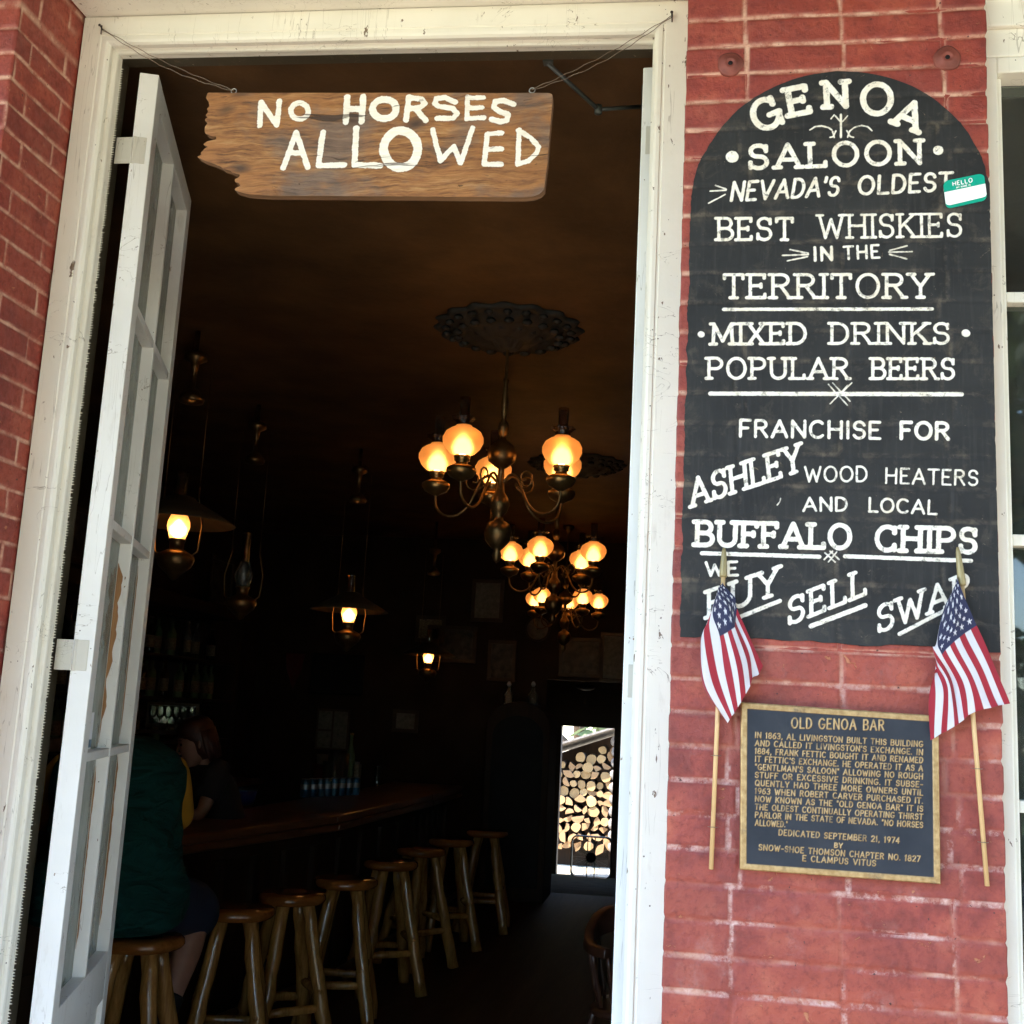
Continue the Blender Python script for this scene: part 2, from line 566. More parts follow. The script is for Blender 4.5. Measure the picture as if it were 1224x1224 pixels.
class MB:
    def __init__(s):
        s.v = []; s.f = []; s.mi = []; s.sm = []
        s.T = None; s.m = 0; s.smooth = False

    def add(s, vs, fs, smooth=None):
        k = len(s.v)
        for p in vs:
            p = Vector(p)
            s.v.append(s.T @ p if s.T is not None else p)
        sm = s.smooth if smooth is None else smooth
        for f in fs:
            s.f.append([i + k for i in f]); s.mi.append(s.m); s.sm.append(sm)
        return s

    def box(s, a, b):
        x0, y0, z0 = (min(p, q) for p, q in zip(a, b)); x1, y1, z1 = (max(p, q) for p, q in zip(a, b))
        v = [(x0, y0, z0), (x1, y0, z0), (x1, y1, z0), (x0, y1, z0), (x0, y0, z1), (x1, y0, z1), (x1, y1, z1), (x0, y1, z1)]
        return s.add(v, [(0, 3, 2, 1), (4, 5, 6, 7), (0, 1, 5, 4), (1, 2, 6, 5), (2, 3, 7, 6), (3, 0, 4, 7)], False)

    def hexa(s, lo, hi):
        """lo, hi: 4 points each"""
        return s.add(list(lo) + list(hi), [(0, 3, 2, 1), (4, 5, 6, 7), (0, 1, 5, 4), (1, 2, 6, 5), (2, 3, 7, 6), (3, 0, 4, 7)], False)

    def prism(s, pts, d):
        """pts: closed outline (3d points), extruded by vector d"""
        n = len(pts); d = Vector(d)
        a = [Vector(p) for p in pts]; b = [p + d for p in a]
        fs = [tuple(range(n - 1, -1, -1)), tuple(range(n, 2 * n))] + [(i, (i + 1) % n, n + (i + 1) % n, n + i) for i in range(n)]
        return s.add(a + b, fs, False)

    def lathe(s, prof, c=(0, 0, 0), n=20, ax=None, cap=True, wob=None):
        """prof: (r, z) list; ax: optional (u, v, w) axes"""
        c = Vector(c)
        u, v, w = ax if ax else (Vector((1, 0, 0)), Vector((0, 1, 0)), Vector((0, 0, 1)))
        vs = []; fs = []
        for i, (r, z) in enumerate(prof):
            for k in range(n):
                t = 2 * math.pi * k / n
                q = r * (wob(t, i) if wob else 1)
                vs.append(c + u * (q * math.cos(t)) + v * (q * math.sin(t)) + w * z)
        for i in range(len(prof) - 1):
            for k in range(n):
                fs.append((i * n + k, i * n + (k + 1) % n, (i + 1) * n + (k + 1) % n, (i + 1) * n + k))
        if cap:
            if prof[0][0] > 1e-4: fs.append(tuple(range(n - 1, -1, -1)))
            if prof[-1][0] > 1e-4: fs.append(tuple(range((len(prof) - 1) * n, len(prof) * n)))
        return s.add(vs, fs, True)

    def tube(s, pts, r, n=8, cap=True):
        pts = [Vector(p) for p in pts]
        rs = r if isinstance(r, (list, tuple)) else [r] * len(pts)
        vs = []; fs = []; up = None
        for i, p in enumerate(pts):
            d = (pts[min(i + 1, len(pts) - 1)] - pts[max(i - 1, 0)])
            if d.length < 1e-9: d = Vector((0, 0, 1))
            d.normalize()
            if up is None:
                up = d.orthogonal().normalized()
            else:
                up = up - d * up.dot(d)
                if up.length < 1e-6: up = d.orthogonal()
                up.normalize()
            w = d.cross(up)
            for k in range(n):
                t = 2 * math.pi * k / n
                vs.append(p + (up * math.cos(t) + w * math.sin(t)) * rs[i])
        for i in range(len(pts) - 1):
            for k in range(n):
                fs.append((i * n + k, i * n + (k + 1) % n, (i + 1) * n + (k + 1) % n, (i + 1) * n + k))
        if cap:
            fs.append(tuple(range(n - 1, -1, -1))); fs.append(tuple(range((len(pts) - 1) * n, len(pts) * n)))
        return s.add(vs, fs, True)

    def rings(s, rings, cap=True):
        """rings: lists of equally many points"""
        n = len(rings[0]); vs = [p for r in rings for p in r]; fs = []
        for i in range(len(rings) - 1):
            for k in range(n):
                fs.append((i * n + k, i * n + (k + 1) % n, (i + 1) * n + (k + 1) % n, (i + 1) * n + k))
        if cap:
            fs.append(tuple(range(n - 1, -1, -1))); fs.append(tuple(range((len(rings) - 1) * n, len(rings) * n)))
        return s.add(vs, fs, True)

    def ball(s, c, r, n=12, sx=1, sy=1, sz=1):
        c = Vector(c)
        prof = []
        vs = []; fs = []
        m = n // 2 + 1
        for i in range(m):
            a = -R90 + math.pi * i / (m - 1)
            for k in range(n):
                t = 2 * math.pi * k / n
                vs.append(c + Vector((r * sx * math.cos(a) * math.cos(t), r * sy * math.cos(a) * math.sin(t), r * sz * math.sin(a))))
        for i in range(m - 1):
            for k in range(n):
                fs.append((i * n + k, i * n + (k + 1) % n, (i + 1) * n + (k + 1) % n, (i + 1) * n + k))
        return s.add(vs, fs, True)

    def build(s, name, mats, parent=None, bevel=0.0, weld=False):
        o3 = ORG[parent.name] if parent is not None else Vector((0, 0, 0))
        me = bpy.data.meshes.new(name)
        me.from_pydata([tuple(p - o3) for p in s.v], [], s.f)
        for m in (mats if isinstance(mats, (list, tuple)) else [mats]):
            me.materials.append(MAT[m])
        me.polygons.foreach_set('material_index', s.mi)
        me.polygons.foreach_set('use_smooth', s.sm)
        bm = bmesh.new(); bm.from_mesh(me)
        if weld: bmesh.ops.remove_doubles(bm, verts=bm.verts, dist=1e-5)
        bmesh.ops.recalc_face_normals(bm, faces=bm.faces)
        bm.to_mesh(me); bm.free()
        me.update()
        o = link(name, me, parent)
        if bevel:
            b = o.modifiers.new('bevel', 'BEVEL'); b.width = bevel; b.segments = 2; b.limit_method = 'ANGLE'
            b.angle_limit = math.radians(40)
        return o


def gridmesh(name, P, mat, parent=None, attrs=None, colors=None, smooth=True):
    """P: (rows, cols, 3) array"""
    o3 = np.array(ORG[parent.name]) if parent is not None else np.zeros(3)
    r, c = P.shape[:2]
    me = bpy.data.meshes.new(name)
    n = r * c
    me.vertices.add(n)
    me.vertices.foreach_set('co', (P.reshape(-1, 3) - o3).astype(np.float32).ravel())
    i = np.arange(n).reshape(r, c)
    q = np.stack([i[:-1, :-1], i[:-1, 1:], i[1:, 1:], i[1:, :-1]], -1).reshape(-1, 4)
    me.loops.add(q.size)
    me.loops.foreach_set('vertex_index', q.ravel().astype(np.int32))
    me.polygons.add(len(q))
    me.polygons.foreach_set('loop_start', np.arange(0, q.size, 4, dtype=np.int32))
    me.polygons.foreach_set('use_smooth', np.full(len(q), smooth))
    me.update(calc_edges=True)
    for k, a in (attrs or {}).items():
        t = me.attributes.new(k, 'FLOAT', 'POINT')
        t.data.foreach_set('value', np.asarray(a, np.float32).ravel())
    if colors is not None:
        t = me.attributes.new('Col', 'FLOAT_COLOR', 'POINT')
        t.data.foreach_set('color', np.asarray(colors, np.float32).ravel())
    me.materials.append(MAT[mat])
    me.validate()
    return link(name, me, parent)


def copy_tree(o, loc, rotz=0.0, label=None, group=None, parent=None):
    c = o.copy(); COL.objects.link(c)
    c.parent = parent
    if parent is None:
        c.location = loc; c.rotation_euler = (0, 0, rotz)
        if label: c['label'] = label
        if group: c['group'] = group
    for ch in list(o.children):
        copy_tree(ch, None, parent=c)
    return c


# ----------------------------------------------------------------------------- stroke lettering
def arc(cx, cy, rx, ry, a0, a1, n=14):
    return [(cx + rx * math.cos(math.radians(a0 + (a1 - a0) * i / n)), cy + ry * math.sin(math.radians(a0 + (a1 - a0) * i / n))) for i in range(n + 1)]


# glyph: width, strokes, serif bars [(x, y, dx0, dx1, 'h'|'v')]
def H(x, y, a=.13, b=.13): return [(x - a, y), (x + b, y)]
def V(x, y, a=.0, b=.14): return [(x, y - a), (x, y + b)]


GL = {
    'A': (.80, [[(0.02, 0), (.40, 1)], [(.40, 1), (.78, 0)], [(.15, .34), (.65, .34)]], [H(.02, 0, .1, .13), H(.78, 0, .13, .1)]),
    'B': (.62, [[(.04, 0), (.04, 1)], [(.04, 1), (.34, 1)] + arc(.34, .76, .22, .24, 90, -90) + [(.04, .52)], [(.34, .52)] + arc(.36, .26, .26, .26, 90, -90) + [(.04, 0)]], [H(.04, 0, .13, 0), H(.04, 1, .13, 0)]),
    'C': (.72, [arc(.40, .5, .38, .5, 48, 312, 22)], [V(.67, .80, .06, .16), V(.67, .12, .1, .1)]),
    'D': (.68, [[(.04, 0), (.04, 1)], [(.04, 1), (.26, 1)] + arc(.26, .5, .40, .5, 90, -90, 18) + [(.04, 0)]], [H(.04, 0, .13, 0), H(.04, 1, .13, 0)]),
    'E': (.58, [[(.04, 0), (.04, 1)], [(.04, 1), (.54, 1)], [(.04, .52), (.42, .52)], [(.04, 0), (.56, 0)]], [H(.04, 0, .13, 0), H(.04, 1, .13, 0), V(.54, 1, .15, 0), V(.56, 0, 0, .15), V(.42, .52, .07, .07)]),
    'F': (.55, [[(.04, 0), (.04, 1)], [(.04, 1), (.54, 1)], [(.04, .52), (.42, .52)]], [H(.04, 0, .13, .13), H(.04, 1, .13, 0), V(.54, 1, .15, 0), V(.42, .52, .07, .07)]),
    'G': (.76, [arc(.40, .5, .38, .5, 48, 350, 24), [(.78, .42), (.48, .42)]], [V(.68, .80, .06, .16), V(.74, .42, .40, 0)]),
    'H': (.74, [[(.05, 0), (.05, 1)], [(.69, 0), (.69, 1)], [(.05, .52), (.69, .52)]], [H(.05, 0), H(.05, 1), H(.69, 0), H(.69, 1)]),
    'I': (.14, [[(.07, 0), (.07, 1)]], [H(.07, 0), H(.07, 1)]),
    'J': (.5, [[(.42, 1), (.42, .24)] + arc(.21, .24, .21, .24, 0, -170, 10)], [H(.42, 1)]),
    'K': (.68, [[(.05, 0), (.05, 1)], [(.64, 1), (.07, .42)], [(.24, .58), (.66, 0)]], [H(.05, 0), H(.05, 1), H(.62, 1), H(.66, 0)]),
    'L': (.55, [[(.05, 1), (.05, 0)], [(.05, 0), (.55, 0)]], [H(.05, 1), H(.05, 0, .13, 0), V(.55, 0, 0, .17)]),
    'M': (.90, [[(.05, 0), (.09, 1)], [(.09, 1), (.45, .15)], [(.45, .15), (.81, 1)], [(.81, 1), (.85, 0)]], [H(.05, 0), H(.85, 0), H(.08, 1, .14, 0), H(.82, 1, 0, .14)]),
    'N': (.74, [[(.05, 0), (.05, 1)], [(.05, 1), (.69, 0)], [(.69, 0), (.69, 1)]], [H(.05, 0), H(.05, 1, .13, 0), H(.69, 1)]),
    'O': (.80, [arc(.40, .5, .38, .5, 90, 450, 30)], []),
    'P': (.62, [[(.05, 0), (.05, 1)], [(.05, 1), (.34, 1)] + arc(.34, .74, .26, .26, 90, -90) + [(.05, .48)]], [H(.05, 0), H(.05, 1, .13, 0)]),
    'Q': (.80, [arc(.40, .5, .38, .5, 90, 450, 30), [(.48, .26), (.80, -.06)]], []),
    'R': (.68, [[(.05, 0), (.05, 1)], [(.05, 1), (.34, 1)] + arc(.34, .76, .25, .24, 90, -90) + [(.05, .52)], [(.32, .52), (.64, 0)]], [H(.05, 0), H(.05, 1, .13, 0), H(.66, 0, .06, .1)]),
    'S': (.60, [[(.55, .80)] + arc(.30, .755, .25, .245, 20, 245, 14) + arc(.30, .265, .27, .265, 65, -160, 16)], [V(.55, .80, .06, .16), V(.035, .17, .14, .1)]),
    'T': (.66, [[(.33, 0), (.33, 1)], [(.0, 1), (.66, 1)]], [H(.33, 0), V(.0, 1, .17, 0), V(.66, 1, .17, 0)]),
    'U': (.70, [[(.05, 1), (.05, .32)] + arc(.35, .32, .30, .32, 180, 360, 14) + [(.65, 1)]], [H(.05, 1), H(.65, 1)]),
    'V': (.76, [[(.02, 1), (.38, 0)], [(.38, 0), (.74, 1)]], [H(.03, 1), H(.73, 1)]),
    'W': (1.02, [[(.02, 1), (.27, 0)], [(.27, 0), (.51, .82)], [(.51, .82), (.75, 0)], [(.75, 0), (1.0, 1)]], [H(.03, 1), H(.99, 1)]),
    'X': (.70, [[(.04, 0), (.66, 1)], [(.04, 1), (.66, 0)]], [H(.05, 0), H(.05, 1), H(.65, 0), H(.65, 1)]),
    'Y': (.72, [[(.36, 0), (.36, .46)], [(.02, 1), (.36, .46)], [(.70, 1), (.36, .46)]], [H(.36, 0), H(.03, 1), H(.69, 1)]),
    'Z': (.62, [[(.02, 1), (.60, 1)], [(.60, 1), (.02, 0)], [(.02, 0), (.62, 0)]], []),
    '0': (.60, [arc(.30, .5, .28, .5, 90, 450, 24)], []),
    '1': (.26, [[(.0, .8), (.14, 1)], [(.14, 1), (.14, 0)]], []),
    '2': (.58, [arc(.29, .72, .27, .28, 165, -35, 12) + [(.02, 0)], [(.02, 0), (.58, 0)]], []),
    '3': (.58, [arc(.28, .75, .26, .25, 150, -90, 12), arc(.28, .25, .28, .26, 90, -150, 12)], []),
    '4': (.60, [[(.44, 0), (.44, 1)], [(.44, 1), (.0, .3)], [(.0, .3), (.60, .3)]], []),
    '6': (.58, [arc(.29, .29, .27, .29, 90, 450, 20), [(.48, .98)] + arc(.5, .29, .48, .7, 115, 180, 8)], []),
    '7': (.56, [[(.0, 1), (.56, 1)], [(.56, 1), (.2, 0)]], []),
    '8': (.58, [arc(.29, .76, .24, .24, 90, 450, 18), arc(.29, .27, .28, .27, 90, 450, 18)], []),
    '9': (.58, [arc(.29, .71, .27, .29, 90, 450, 20), arc(.08, .71, .48, .7, 0, -65, 8)], []),
    "'": (.10, [[(.06, 1.02), (.03, .78)]], []),
    '"': (.26, [[(.05, 1.02), (.05, .8)], [(.2, 1.02), (.2, .8)]], []),
    '-': (.42, [[(.04, .46), (.38, .46)]], []),
    ',': (.12, [[(.08, .06), (.03, -.14)]], []),
    '.': (.10, [[(.05, .02), (.05, .05)]], []),
    ' ': (.38, [], []),
}


def word(text, p0, p1, cap, serif=False, lean=0.0, gap=.22, up=None):
    """strokes of a word fitted between two baseline points of a plane (y down in pixels); cap = letter height"""
    x0, y0 = p0; x1, y1 = p1
    Ln = math.hypot(x1 - x0, y1 - y0)
    ex = ((x1 - x0) / Ln, (y1 - y0) / Ln)
    ey = up if up else (ex[1], -ex[0])
    tot = sum(GL[c][0] for c in text) + gap * (len(text) - 1)
    k = Ln / (tot * cap)
    out = []; x = 0.0
    for c in text:
        w, st, se = GL[c]
        for s in list(st) + (list(se) if serif else []):
            out.append([(x0 + ex[0] * (x + (q[0] + lean * q[1] / k) ) * cap * k + ey[0] * q[1] * cap,
                         y0 + ex[1] * (x + (q[0] + lean * q[1] / k)) * cap * k + ey[1] * q[1] * cap) for q in s])
        x += w + gap
    return out


def glyph(c, cx, cy, h, w, rot=0.0, serif=True):
    gw, st, se = GL[c]
    a = math.radians(rot); out = []
    for s in list(st) + (list(se) if serif else []):
        o = []
        for (x, y) in s:
            u = (x / gw - .5) * w; v = (y - .5) * h
            o.append((cx + u * math.cos(a) - v * math.sin(a), cy - (u * math.sin(a) + v * math.cos(a))))
        out.append(o)
    return out


def sdf(X, Z, strokes, cap=.02):
    """X, Z: regular (rows, cols) grid; strokes: list of (polyline in plane coords, half width). signed distance"""
    D = np.full(X.shape, cap)
    xs = X.mean(0) if False else None
    for pts, hw in strokes:
        P = np.array(pts)
        for a, b in zip(P[:-1], P[1:]):
            m = hw + .006
            lo = np.minimum(a, b) - m; hi = np.maximum(a, b) + m
            ri = np.where((Z.max(1) >= lo[1]) & (Z.min(1) <= hi[1]))[0]
            if not len(ri): continue
            r0, r1 = ri[0], ri[-1] + 1
            sx = X[r0:r1]
            ci = np.where((sx.max(0) >= lo[0]) & (sx.min(0) <= hi[0]))[0]
            if not len(ci): continue
            c0, c1 = ci[0], ci[-1] + 1
            x = X[r0:r1, c0:c1]; z = Z[r0:r1, c0:c1]
            d = b - a; L = max(d @ d, 1e-12)
            t = np.clip(((x - a[0]) * d[0] + (z - a[1]) * d[1]) / L, 0, 1)
            q = np.hypot(x - a[0] - t * d[0], z - a[1] - t * d[1]) - hw
            D[r0:r1, c0:c1] = np.minimum(D[r0:r1, c0:c1], q)
    return D


def toplane(strokes, hwpx, Y):
    """pixel strokes -> plane y=Y strokes with half width in metres"""
    out = []
    for s in strokes:
        pts = [at(p[0], p[1], Y) for p in s]
        m = (at(s[0][0] + 1, s[0][1], Y) - at(s[0][0], s[0][1], Y)).length
        out.append(([(p.x, p.z) for p in pts], hwpx * m))
    return out

# ============================================================================= GROUND AND ROOM (setting)
def slab(name, a, b, mat, kind='structure'):
    o = MB().box(a, b).build(name, mat)
    return tag(o, kind=kind)


g = MB()
g.add([(-60, -80, -.06), (60, -80, -.06), (60, .3, -.06), (-60, .3, -.06)], [(0, 1, 2, 3)])
tag(g.build('lawn', 'grass'), kind='structure')
slab('pavement', (-9, -3.6, -.2), (9, .28, -.02), 'boardwalk')
slab('road', (-60, -13.0, -.2), (60, -5.2, -.055), 'asphalt')
slab('road_shoulder', (-60, -5.2, -.2), (60, -3.6, -.05), 'dry_ground')
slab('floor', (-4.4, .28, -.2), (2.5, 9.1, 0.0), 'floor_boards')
g = MB()
g.hexa([(-2.2, 9.1, -.4), (-.2, 9.1, -.4), (-.2, 12.75, -.5), (-2.2, 12.75, -.5)], [(-2.2, 9.1, -.004), (-.2, 9.1, -.004), (-.2, 12.75, -.30), (-2.2, 12.75, -.30)])
tag(g.build('back_passage_floor', 'passage_floor'), kind='structure')
g = MB()
g.add([(-40, 9.3, -.52), (40, 9.3, -.52), (40, 80, -.52), (-40, 80, -.52)], [(0, 1, 2, 3)])
g.add([(-2.9, 12.76, -.36), (1.8, 12.76, -.36), (1.8, 14.5, -.42), (-2.9, 14.5, -.42)], [(0, 1, 2, 3)])
tag(g.build('yard_ground', 'dry_ground'), kind='structure')
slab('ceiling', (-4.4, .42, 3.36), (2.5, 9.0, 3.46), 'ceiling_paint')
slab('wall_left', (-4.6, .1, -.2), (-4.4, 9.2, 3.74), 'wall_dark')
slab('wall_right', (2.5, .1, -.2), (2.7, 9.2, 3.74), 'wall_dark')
g = MB()
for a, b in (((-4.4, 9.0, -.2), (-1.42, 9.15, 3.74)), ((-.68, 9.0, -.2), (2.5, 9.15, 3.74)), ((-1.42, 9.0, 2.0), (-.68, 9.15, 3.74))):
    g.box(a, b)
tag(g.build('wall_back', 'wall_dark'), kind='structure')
g = MB()
g.box((-2.3, 9.15, -.5), (-2.2, 12.75, 2.3)); g.box((-.2, 9.15, -.5), (-.1, 12.75, 2.3))
g.box((-2.2, 12.6, -.5), (-1.66, 12.75, 2.3)); g.box((-.99, 12.6, -.5), (-.2, 12.75, 2.3)); g.box((-1.66, 12.6, 1.535), (-.99, 12.75, 2.3))
tag(g.build('back_passage_wall', 'board_wood'), kind='structure')
slab('back_passage_ceiling', (-2.2, 9.15, 2.12), (-.2, 12.6, 2.3), 'plaster')

# ============================================================================= THE BUILDING FRONT
bld = thing('saloon_building', (-.8, .3, 0), 'old red brick saloon front with tall white framed double doors standing open', 'building')

CZ, CH, BL = 1.3627, .0618, .192


def brick_h(s, z, seed, off=(.08, .07), paint_low=True):
    """relief of painted brickwork: returns height, mortar mask, per brick random, wear"""
    zz = z + (fbm(s, z, 3.0, seed) - .5) * .007
    k = np.floor((zz - CZ) / CH).astype(int)
    fz = (zz - CZ) / CH - k
    o = np.where(k % 2 == 0, off[0], off[1] + BL * 0)
    hk = ((k * 7919 + seed * 131) % 97) / 97.0
    ss = s + (fbm(s, z, 6.0, seed + 5) - .5) * .008 - o + (hk - .5) * .018
    j = np.floor(ss / BL).astype(int)
    fs = ss / BL - j
    dz = np.minimum(fz, 1 - fz) * CH
    ds = np.minimum(fs, 1 - fs) * BL
    w = .0042 + .0018 * (vnoise(s, z, 30, seed + 9) - .5)
    ds = ds + (hk > 1.5) * 1
    d = np.minimum(dz, ds * 1.15)
    mort = 1 - sstep(w * .7, w * 1.35, d)
    r = (((k * 73856093) ^ (j * 19349663) ^ (seed * 83492791)) % 1000) / 1000.0
    nn_ = fbm(s, z, 55, seed + 13)
    h = -.0026 * (1 - sstep(w * .4, w * (1.3 + 1.6 * nn_), d)) + (r - .5) * .0022 + (fbm(s, z, 22, seed + 3) - .5) * .0022
    return h, mort, r


def brick_face(name, path, zs, spac, seed, parent, off):
    """path: corners (x, y) seen left to right from the street; a relief sheet that wraps round them"""
    pts = []; nrm = []; sv = []; s = 0.0
    P = [Vector((*p, 0)) for p in path]
    for i in range(len(P) - 1):
        a, b = P[i], P[i + 1]; L = (b - a).length; n = max(2, int(L / spac[i]))
        d = (b - a) / L; nn = Vector((d.y, -d.x, 0))
        for k in range(n + (1 if i == len(P) - 2 else 0)):
            q = nn
            if k == 0 and i > 0:
                pd = (P[i] - P[i - 1]).normalized(); q = nn + Vector((pd.y, -pd.x, 0))
            pts.append(a + d * (L * k / n)); nrm.append(q); sv.append(s + L * k / n)
        s += L
    X = np.array([[p.x, p.y] for p in pts]); Nn = np.array([[q.x, q.y] for q in nrm]); S = np.array(sv) + off[2]
    SS, ZZ = np.meshgrid(S, np.array(zs))
    h, mort, r = brick_h(SS, ZZ, seed, off[:2])
    low = sstep(2.05, 1.45, ZZ)
    mort2 = mort * (1 - .93 * low * sstep(.15, .5, fbm(SS, ZZ, 9, seed + 21))) * (.55 + .45 * sstep(.3, .55, fbm(SS, ZZ, 14, seed + 27)))
    wear = (mort > .2) * low * sstep(.46, .60, fbm(SS, ZZ, 11, seed + 33)) * 1.0 + low * .16 * sstep(.66, .76, fbm(SS, ZZ, 16, seed + 41))
    h = h * (1 - .25 * low)
    Pw = np.zeros(SS.shape + (3,))
    Pw[..., 0] = X[None, :, 0] + Nn[None, :, 0] * h; Pw[..., 1] = X[None, :, 1] + Nn[None, :, 1] * h; Pw[..., 2] = ZZ
    return gridmesh(name, Pw, 'painted_brick', parent, {'mort': mort2, 'rnd': r, 'wear': wear})


def wall_y(x, z):
    """front surface of the pier (y) at x, z"""
    h, m, r = brick_h(x, z, 3, (.08, .07))
    return -h * (1 - .25 * sstep(2.05, 1.45, z)), m


zs = list(np.arange(-.02, .85, .014)) + list(np.arange(.85, 3.16, .0034)) + list(np.arange(3.16, 3.75, .014))
XL, XR = -.046, .545
brick_face('brick_pier', [(XL, .26), (XL, 0), (XR, 0), (XR, .26)], zs, (.014, .0034, .014), 3, bld, (.08, .07, XL - .26))
zs2 = list(np.arange(-.02, 1.5, .014)) + list(np.arange(1.5, 3.2, .0036)) + list(np.arange(3.2, 3.75, .014))
brick_face('brick_pier', [(-2.3, 0), (-1.58, 0), (-1.58, .26)], zs2, (.01, .0036), 11, bld, (.08, .02, -.9))
g = MB()
g.box((-.043, .003, -.02), (.542, .40, 3.74))       # masonry behind the relief sheets
g.box((-2.3, .004, -.02), (-1.584, .40, 3.74))
g.box((-4.6, .0, -.02), (-2.302, .40, 3.74)); g.box((1.78, .0, -.02), (2.7, .40, 3.74))
g.box((.543, .05, -.02), (1.78, .40, .70)); g.box((.543, .05, 3.32), (1.78, .40, 3.74))
g.build('masonry', 'painted_brick', bld)
g = MB(); g.box((-1.578, .004, 3.40), (-.045, .40, 3.74))
g.hexa([(-1.576, .006, 3.347), (-.047, .006, 3.312), (-.047, .395, 3.312), (-1.576, .395, 3.347)], [(-1.576, .006, 3.398), (-.047, .006, 3.398), (-.047, .395, 3.398), (-1.576, .395, 3.398)])
g.build('lintel', 'cream_paint', bld, .004)

# unseen porch roof and posts, placed to keep the sun off the front
g = MB(); g.box((-9, -2.7, 3.82), (9, .02, 3.92)); g.box((-9, -2.7, 3.60), (9, -2.58, 3.818))
g.box((-4.6, .02, 3.745), (2.7, 9.2, 3.9)); g.box((-2.3, 9.201, 2.302), (-.1, 12.75, 2.4))
g.build('roof', 'board_wood', bld)
for x in (-7.6, -4.4, 3.4, 6.8):
    MB().box((x - .07, -2.71, -.02), (x + .07, -2.57, 3.6)).build('porch_post', 'cream_paint', bld, .006)

# door frame: one moulded profile run up, across and down
prof = [(0, .15), (0, .0), (.050, 0), (.052, .003), (.056, .003), (.058, 0), (.066, 0), (.072, .002), (.0765, .008), (.077, .015), (.072, .019), (.072, .030),
        (.077, .032), (.0808, .037), (.0815, .043), (.0800, .050), (.0765, .054), (.0765, .069)]
prof2 = [(.0765, .069), (.050, .0695), (.050, .15), (0, .15)]
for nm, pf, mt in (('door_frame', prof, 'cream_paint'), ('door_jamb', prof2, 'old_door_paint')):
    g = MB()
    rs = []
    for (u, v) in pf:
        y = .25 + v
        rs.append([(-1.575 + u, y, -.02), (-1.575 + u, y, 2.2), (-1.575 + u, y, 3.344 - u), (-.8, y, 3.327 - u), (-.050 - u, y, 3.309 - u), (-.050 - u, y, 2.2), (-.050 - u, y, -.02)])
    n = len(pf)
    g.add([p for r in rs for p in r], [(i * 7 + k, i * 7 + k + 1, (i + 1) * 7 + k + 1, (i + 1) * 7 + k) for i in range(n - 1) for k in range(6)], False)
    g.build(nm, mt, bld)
g = MB()
z = .2
while z < 3.24:
    x = -1.575 + .0765
    w = .0062 * (0.75 + .5 * rnd.random())
    if rnd.random() > .06:
        g.prism([(x - .001, .3175, z), (x - .001, .3175, z + .0046), (x + w, .3175, z + .0023)], (0, .0012, 0))
    z += .0066
g.build('weatherstrip', 'cream_paint', bld)
MB().box((-1.55, .25, -.02), (-.07, .42, .015)).build('threshold', 'board_wood', bld)


def leaf(T, W, Th, z0, z1, parent, panes=True, peel=True, mirror=1):
    root = link('door', None, parent) if False else None
    g = MB(); g.T = T
    ms = (2.623, 2.064, 1.496)
    zb, zt = .93, 3.17
    g.box((0, 0, z0), (.066, Th, z1)); g.box((W - .066, 0, z0), (W, Th, z1))
    g.box((.066, .0006, z1 - .066), (W - .066, Th - .0006, z1)); g.box((.066, .0006, z0), (W - .066, Th - .0006, .26)); g.box((.066, .0006, .80), (W - .066, Th - .0006, zb))
    g.box((.066, .014, .26), (W - .066, Th - .014, .80))
    c = W / 2
    g.box((c - .009, .0012, zb), (c + .009, Th - .004, z1 - .066))
    for m in ms:
        g.box((.066, .0024, m - .011), (c - .009, Th - .005, m + .011)); g.box((c + .009, .0024, m - .011), (W - .066, Th - .005, m + .011))
    if peel:
        g.m = 1

        def strip(s, za, zb2, wmax, seed):
            n = 40; a = []; b = []
            r2 = random.Random(seed); w = wmax * .5
            for i in range(n + 1):
                z = za + (zb2 - za) * i / n
                w = min(wmax, max(.0025, w + (r2.random() - .5) * wmax * .5))
                e = min(1, i / 3, (n - i) / 3)
                a.append((s, .0325, z)); b.append((s, .0325 - max(.0008, w * e), z))
            g.add(a + b, [(i, i + 1, n + 2 + i, n + 1 + i) for i in range(n)], False)
        strip(c - .0098, 1.52, 2.0, .016, 4); strip(c - .0098, 1.0, 1.46, .004, 5)
        strip(W - .0668, 1.0, 1.47, .006, 6); strip(W - .0668, 1.53, 2.03, .003, 8)
    o = g.build('door', ['door_paint', 'peeled_putty'], parent, .0022)
    lims = [zb] + [ms[2], ms[1], ms[0]] + [zt]
    if panes:
        for i in range(4):
            for a, b in ((.066, c - .009), (c + .009, W - .066)):
                p = MB(); p.T = T
                p.box((a + .0005, .0335, lims[i] + (.0005 if i == 0 else .0115)), (b - .0005, .0365, lims[i + 1] - .0115 if i < 3 else zt - .001))
                p.build('pane', 'door_glass', o)
    for hz in (3.02, 1.735, .32):
        h = MB(); h.T = T
        h.T = None
        e = T @ Vector((-.003, Th * .9, hz)); jx = e.x - mirror * .05
        h.tube([(e.x, e.y + .004, hz - .037), (e.x, e.y + .004, hz + .037)], .005, 8)
        h.box((min(e.x, jx), e.y + .004, hz - .036), (max(e.x, jx), e.y + .0065, hz + .036))
        h.T = T
        h.box((-.0022, Th * .25, hz - .036), (-.0004, Th * .95, hz + .036))
        h.build('hinge', 'hinge_paint', o, .001)
    return o


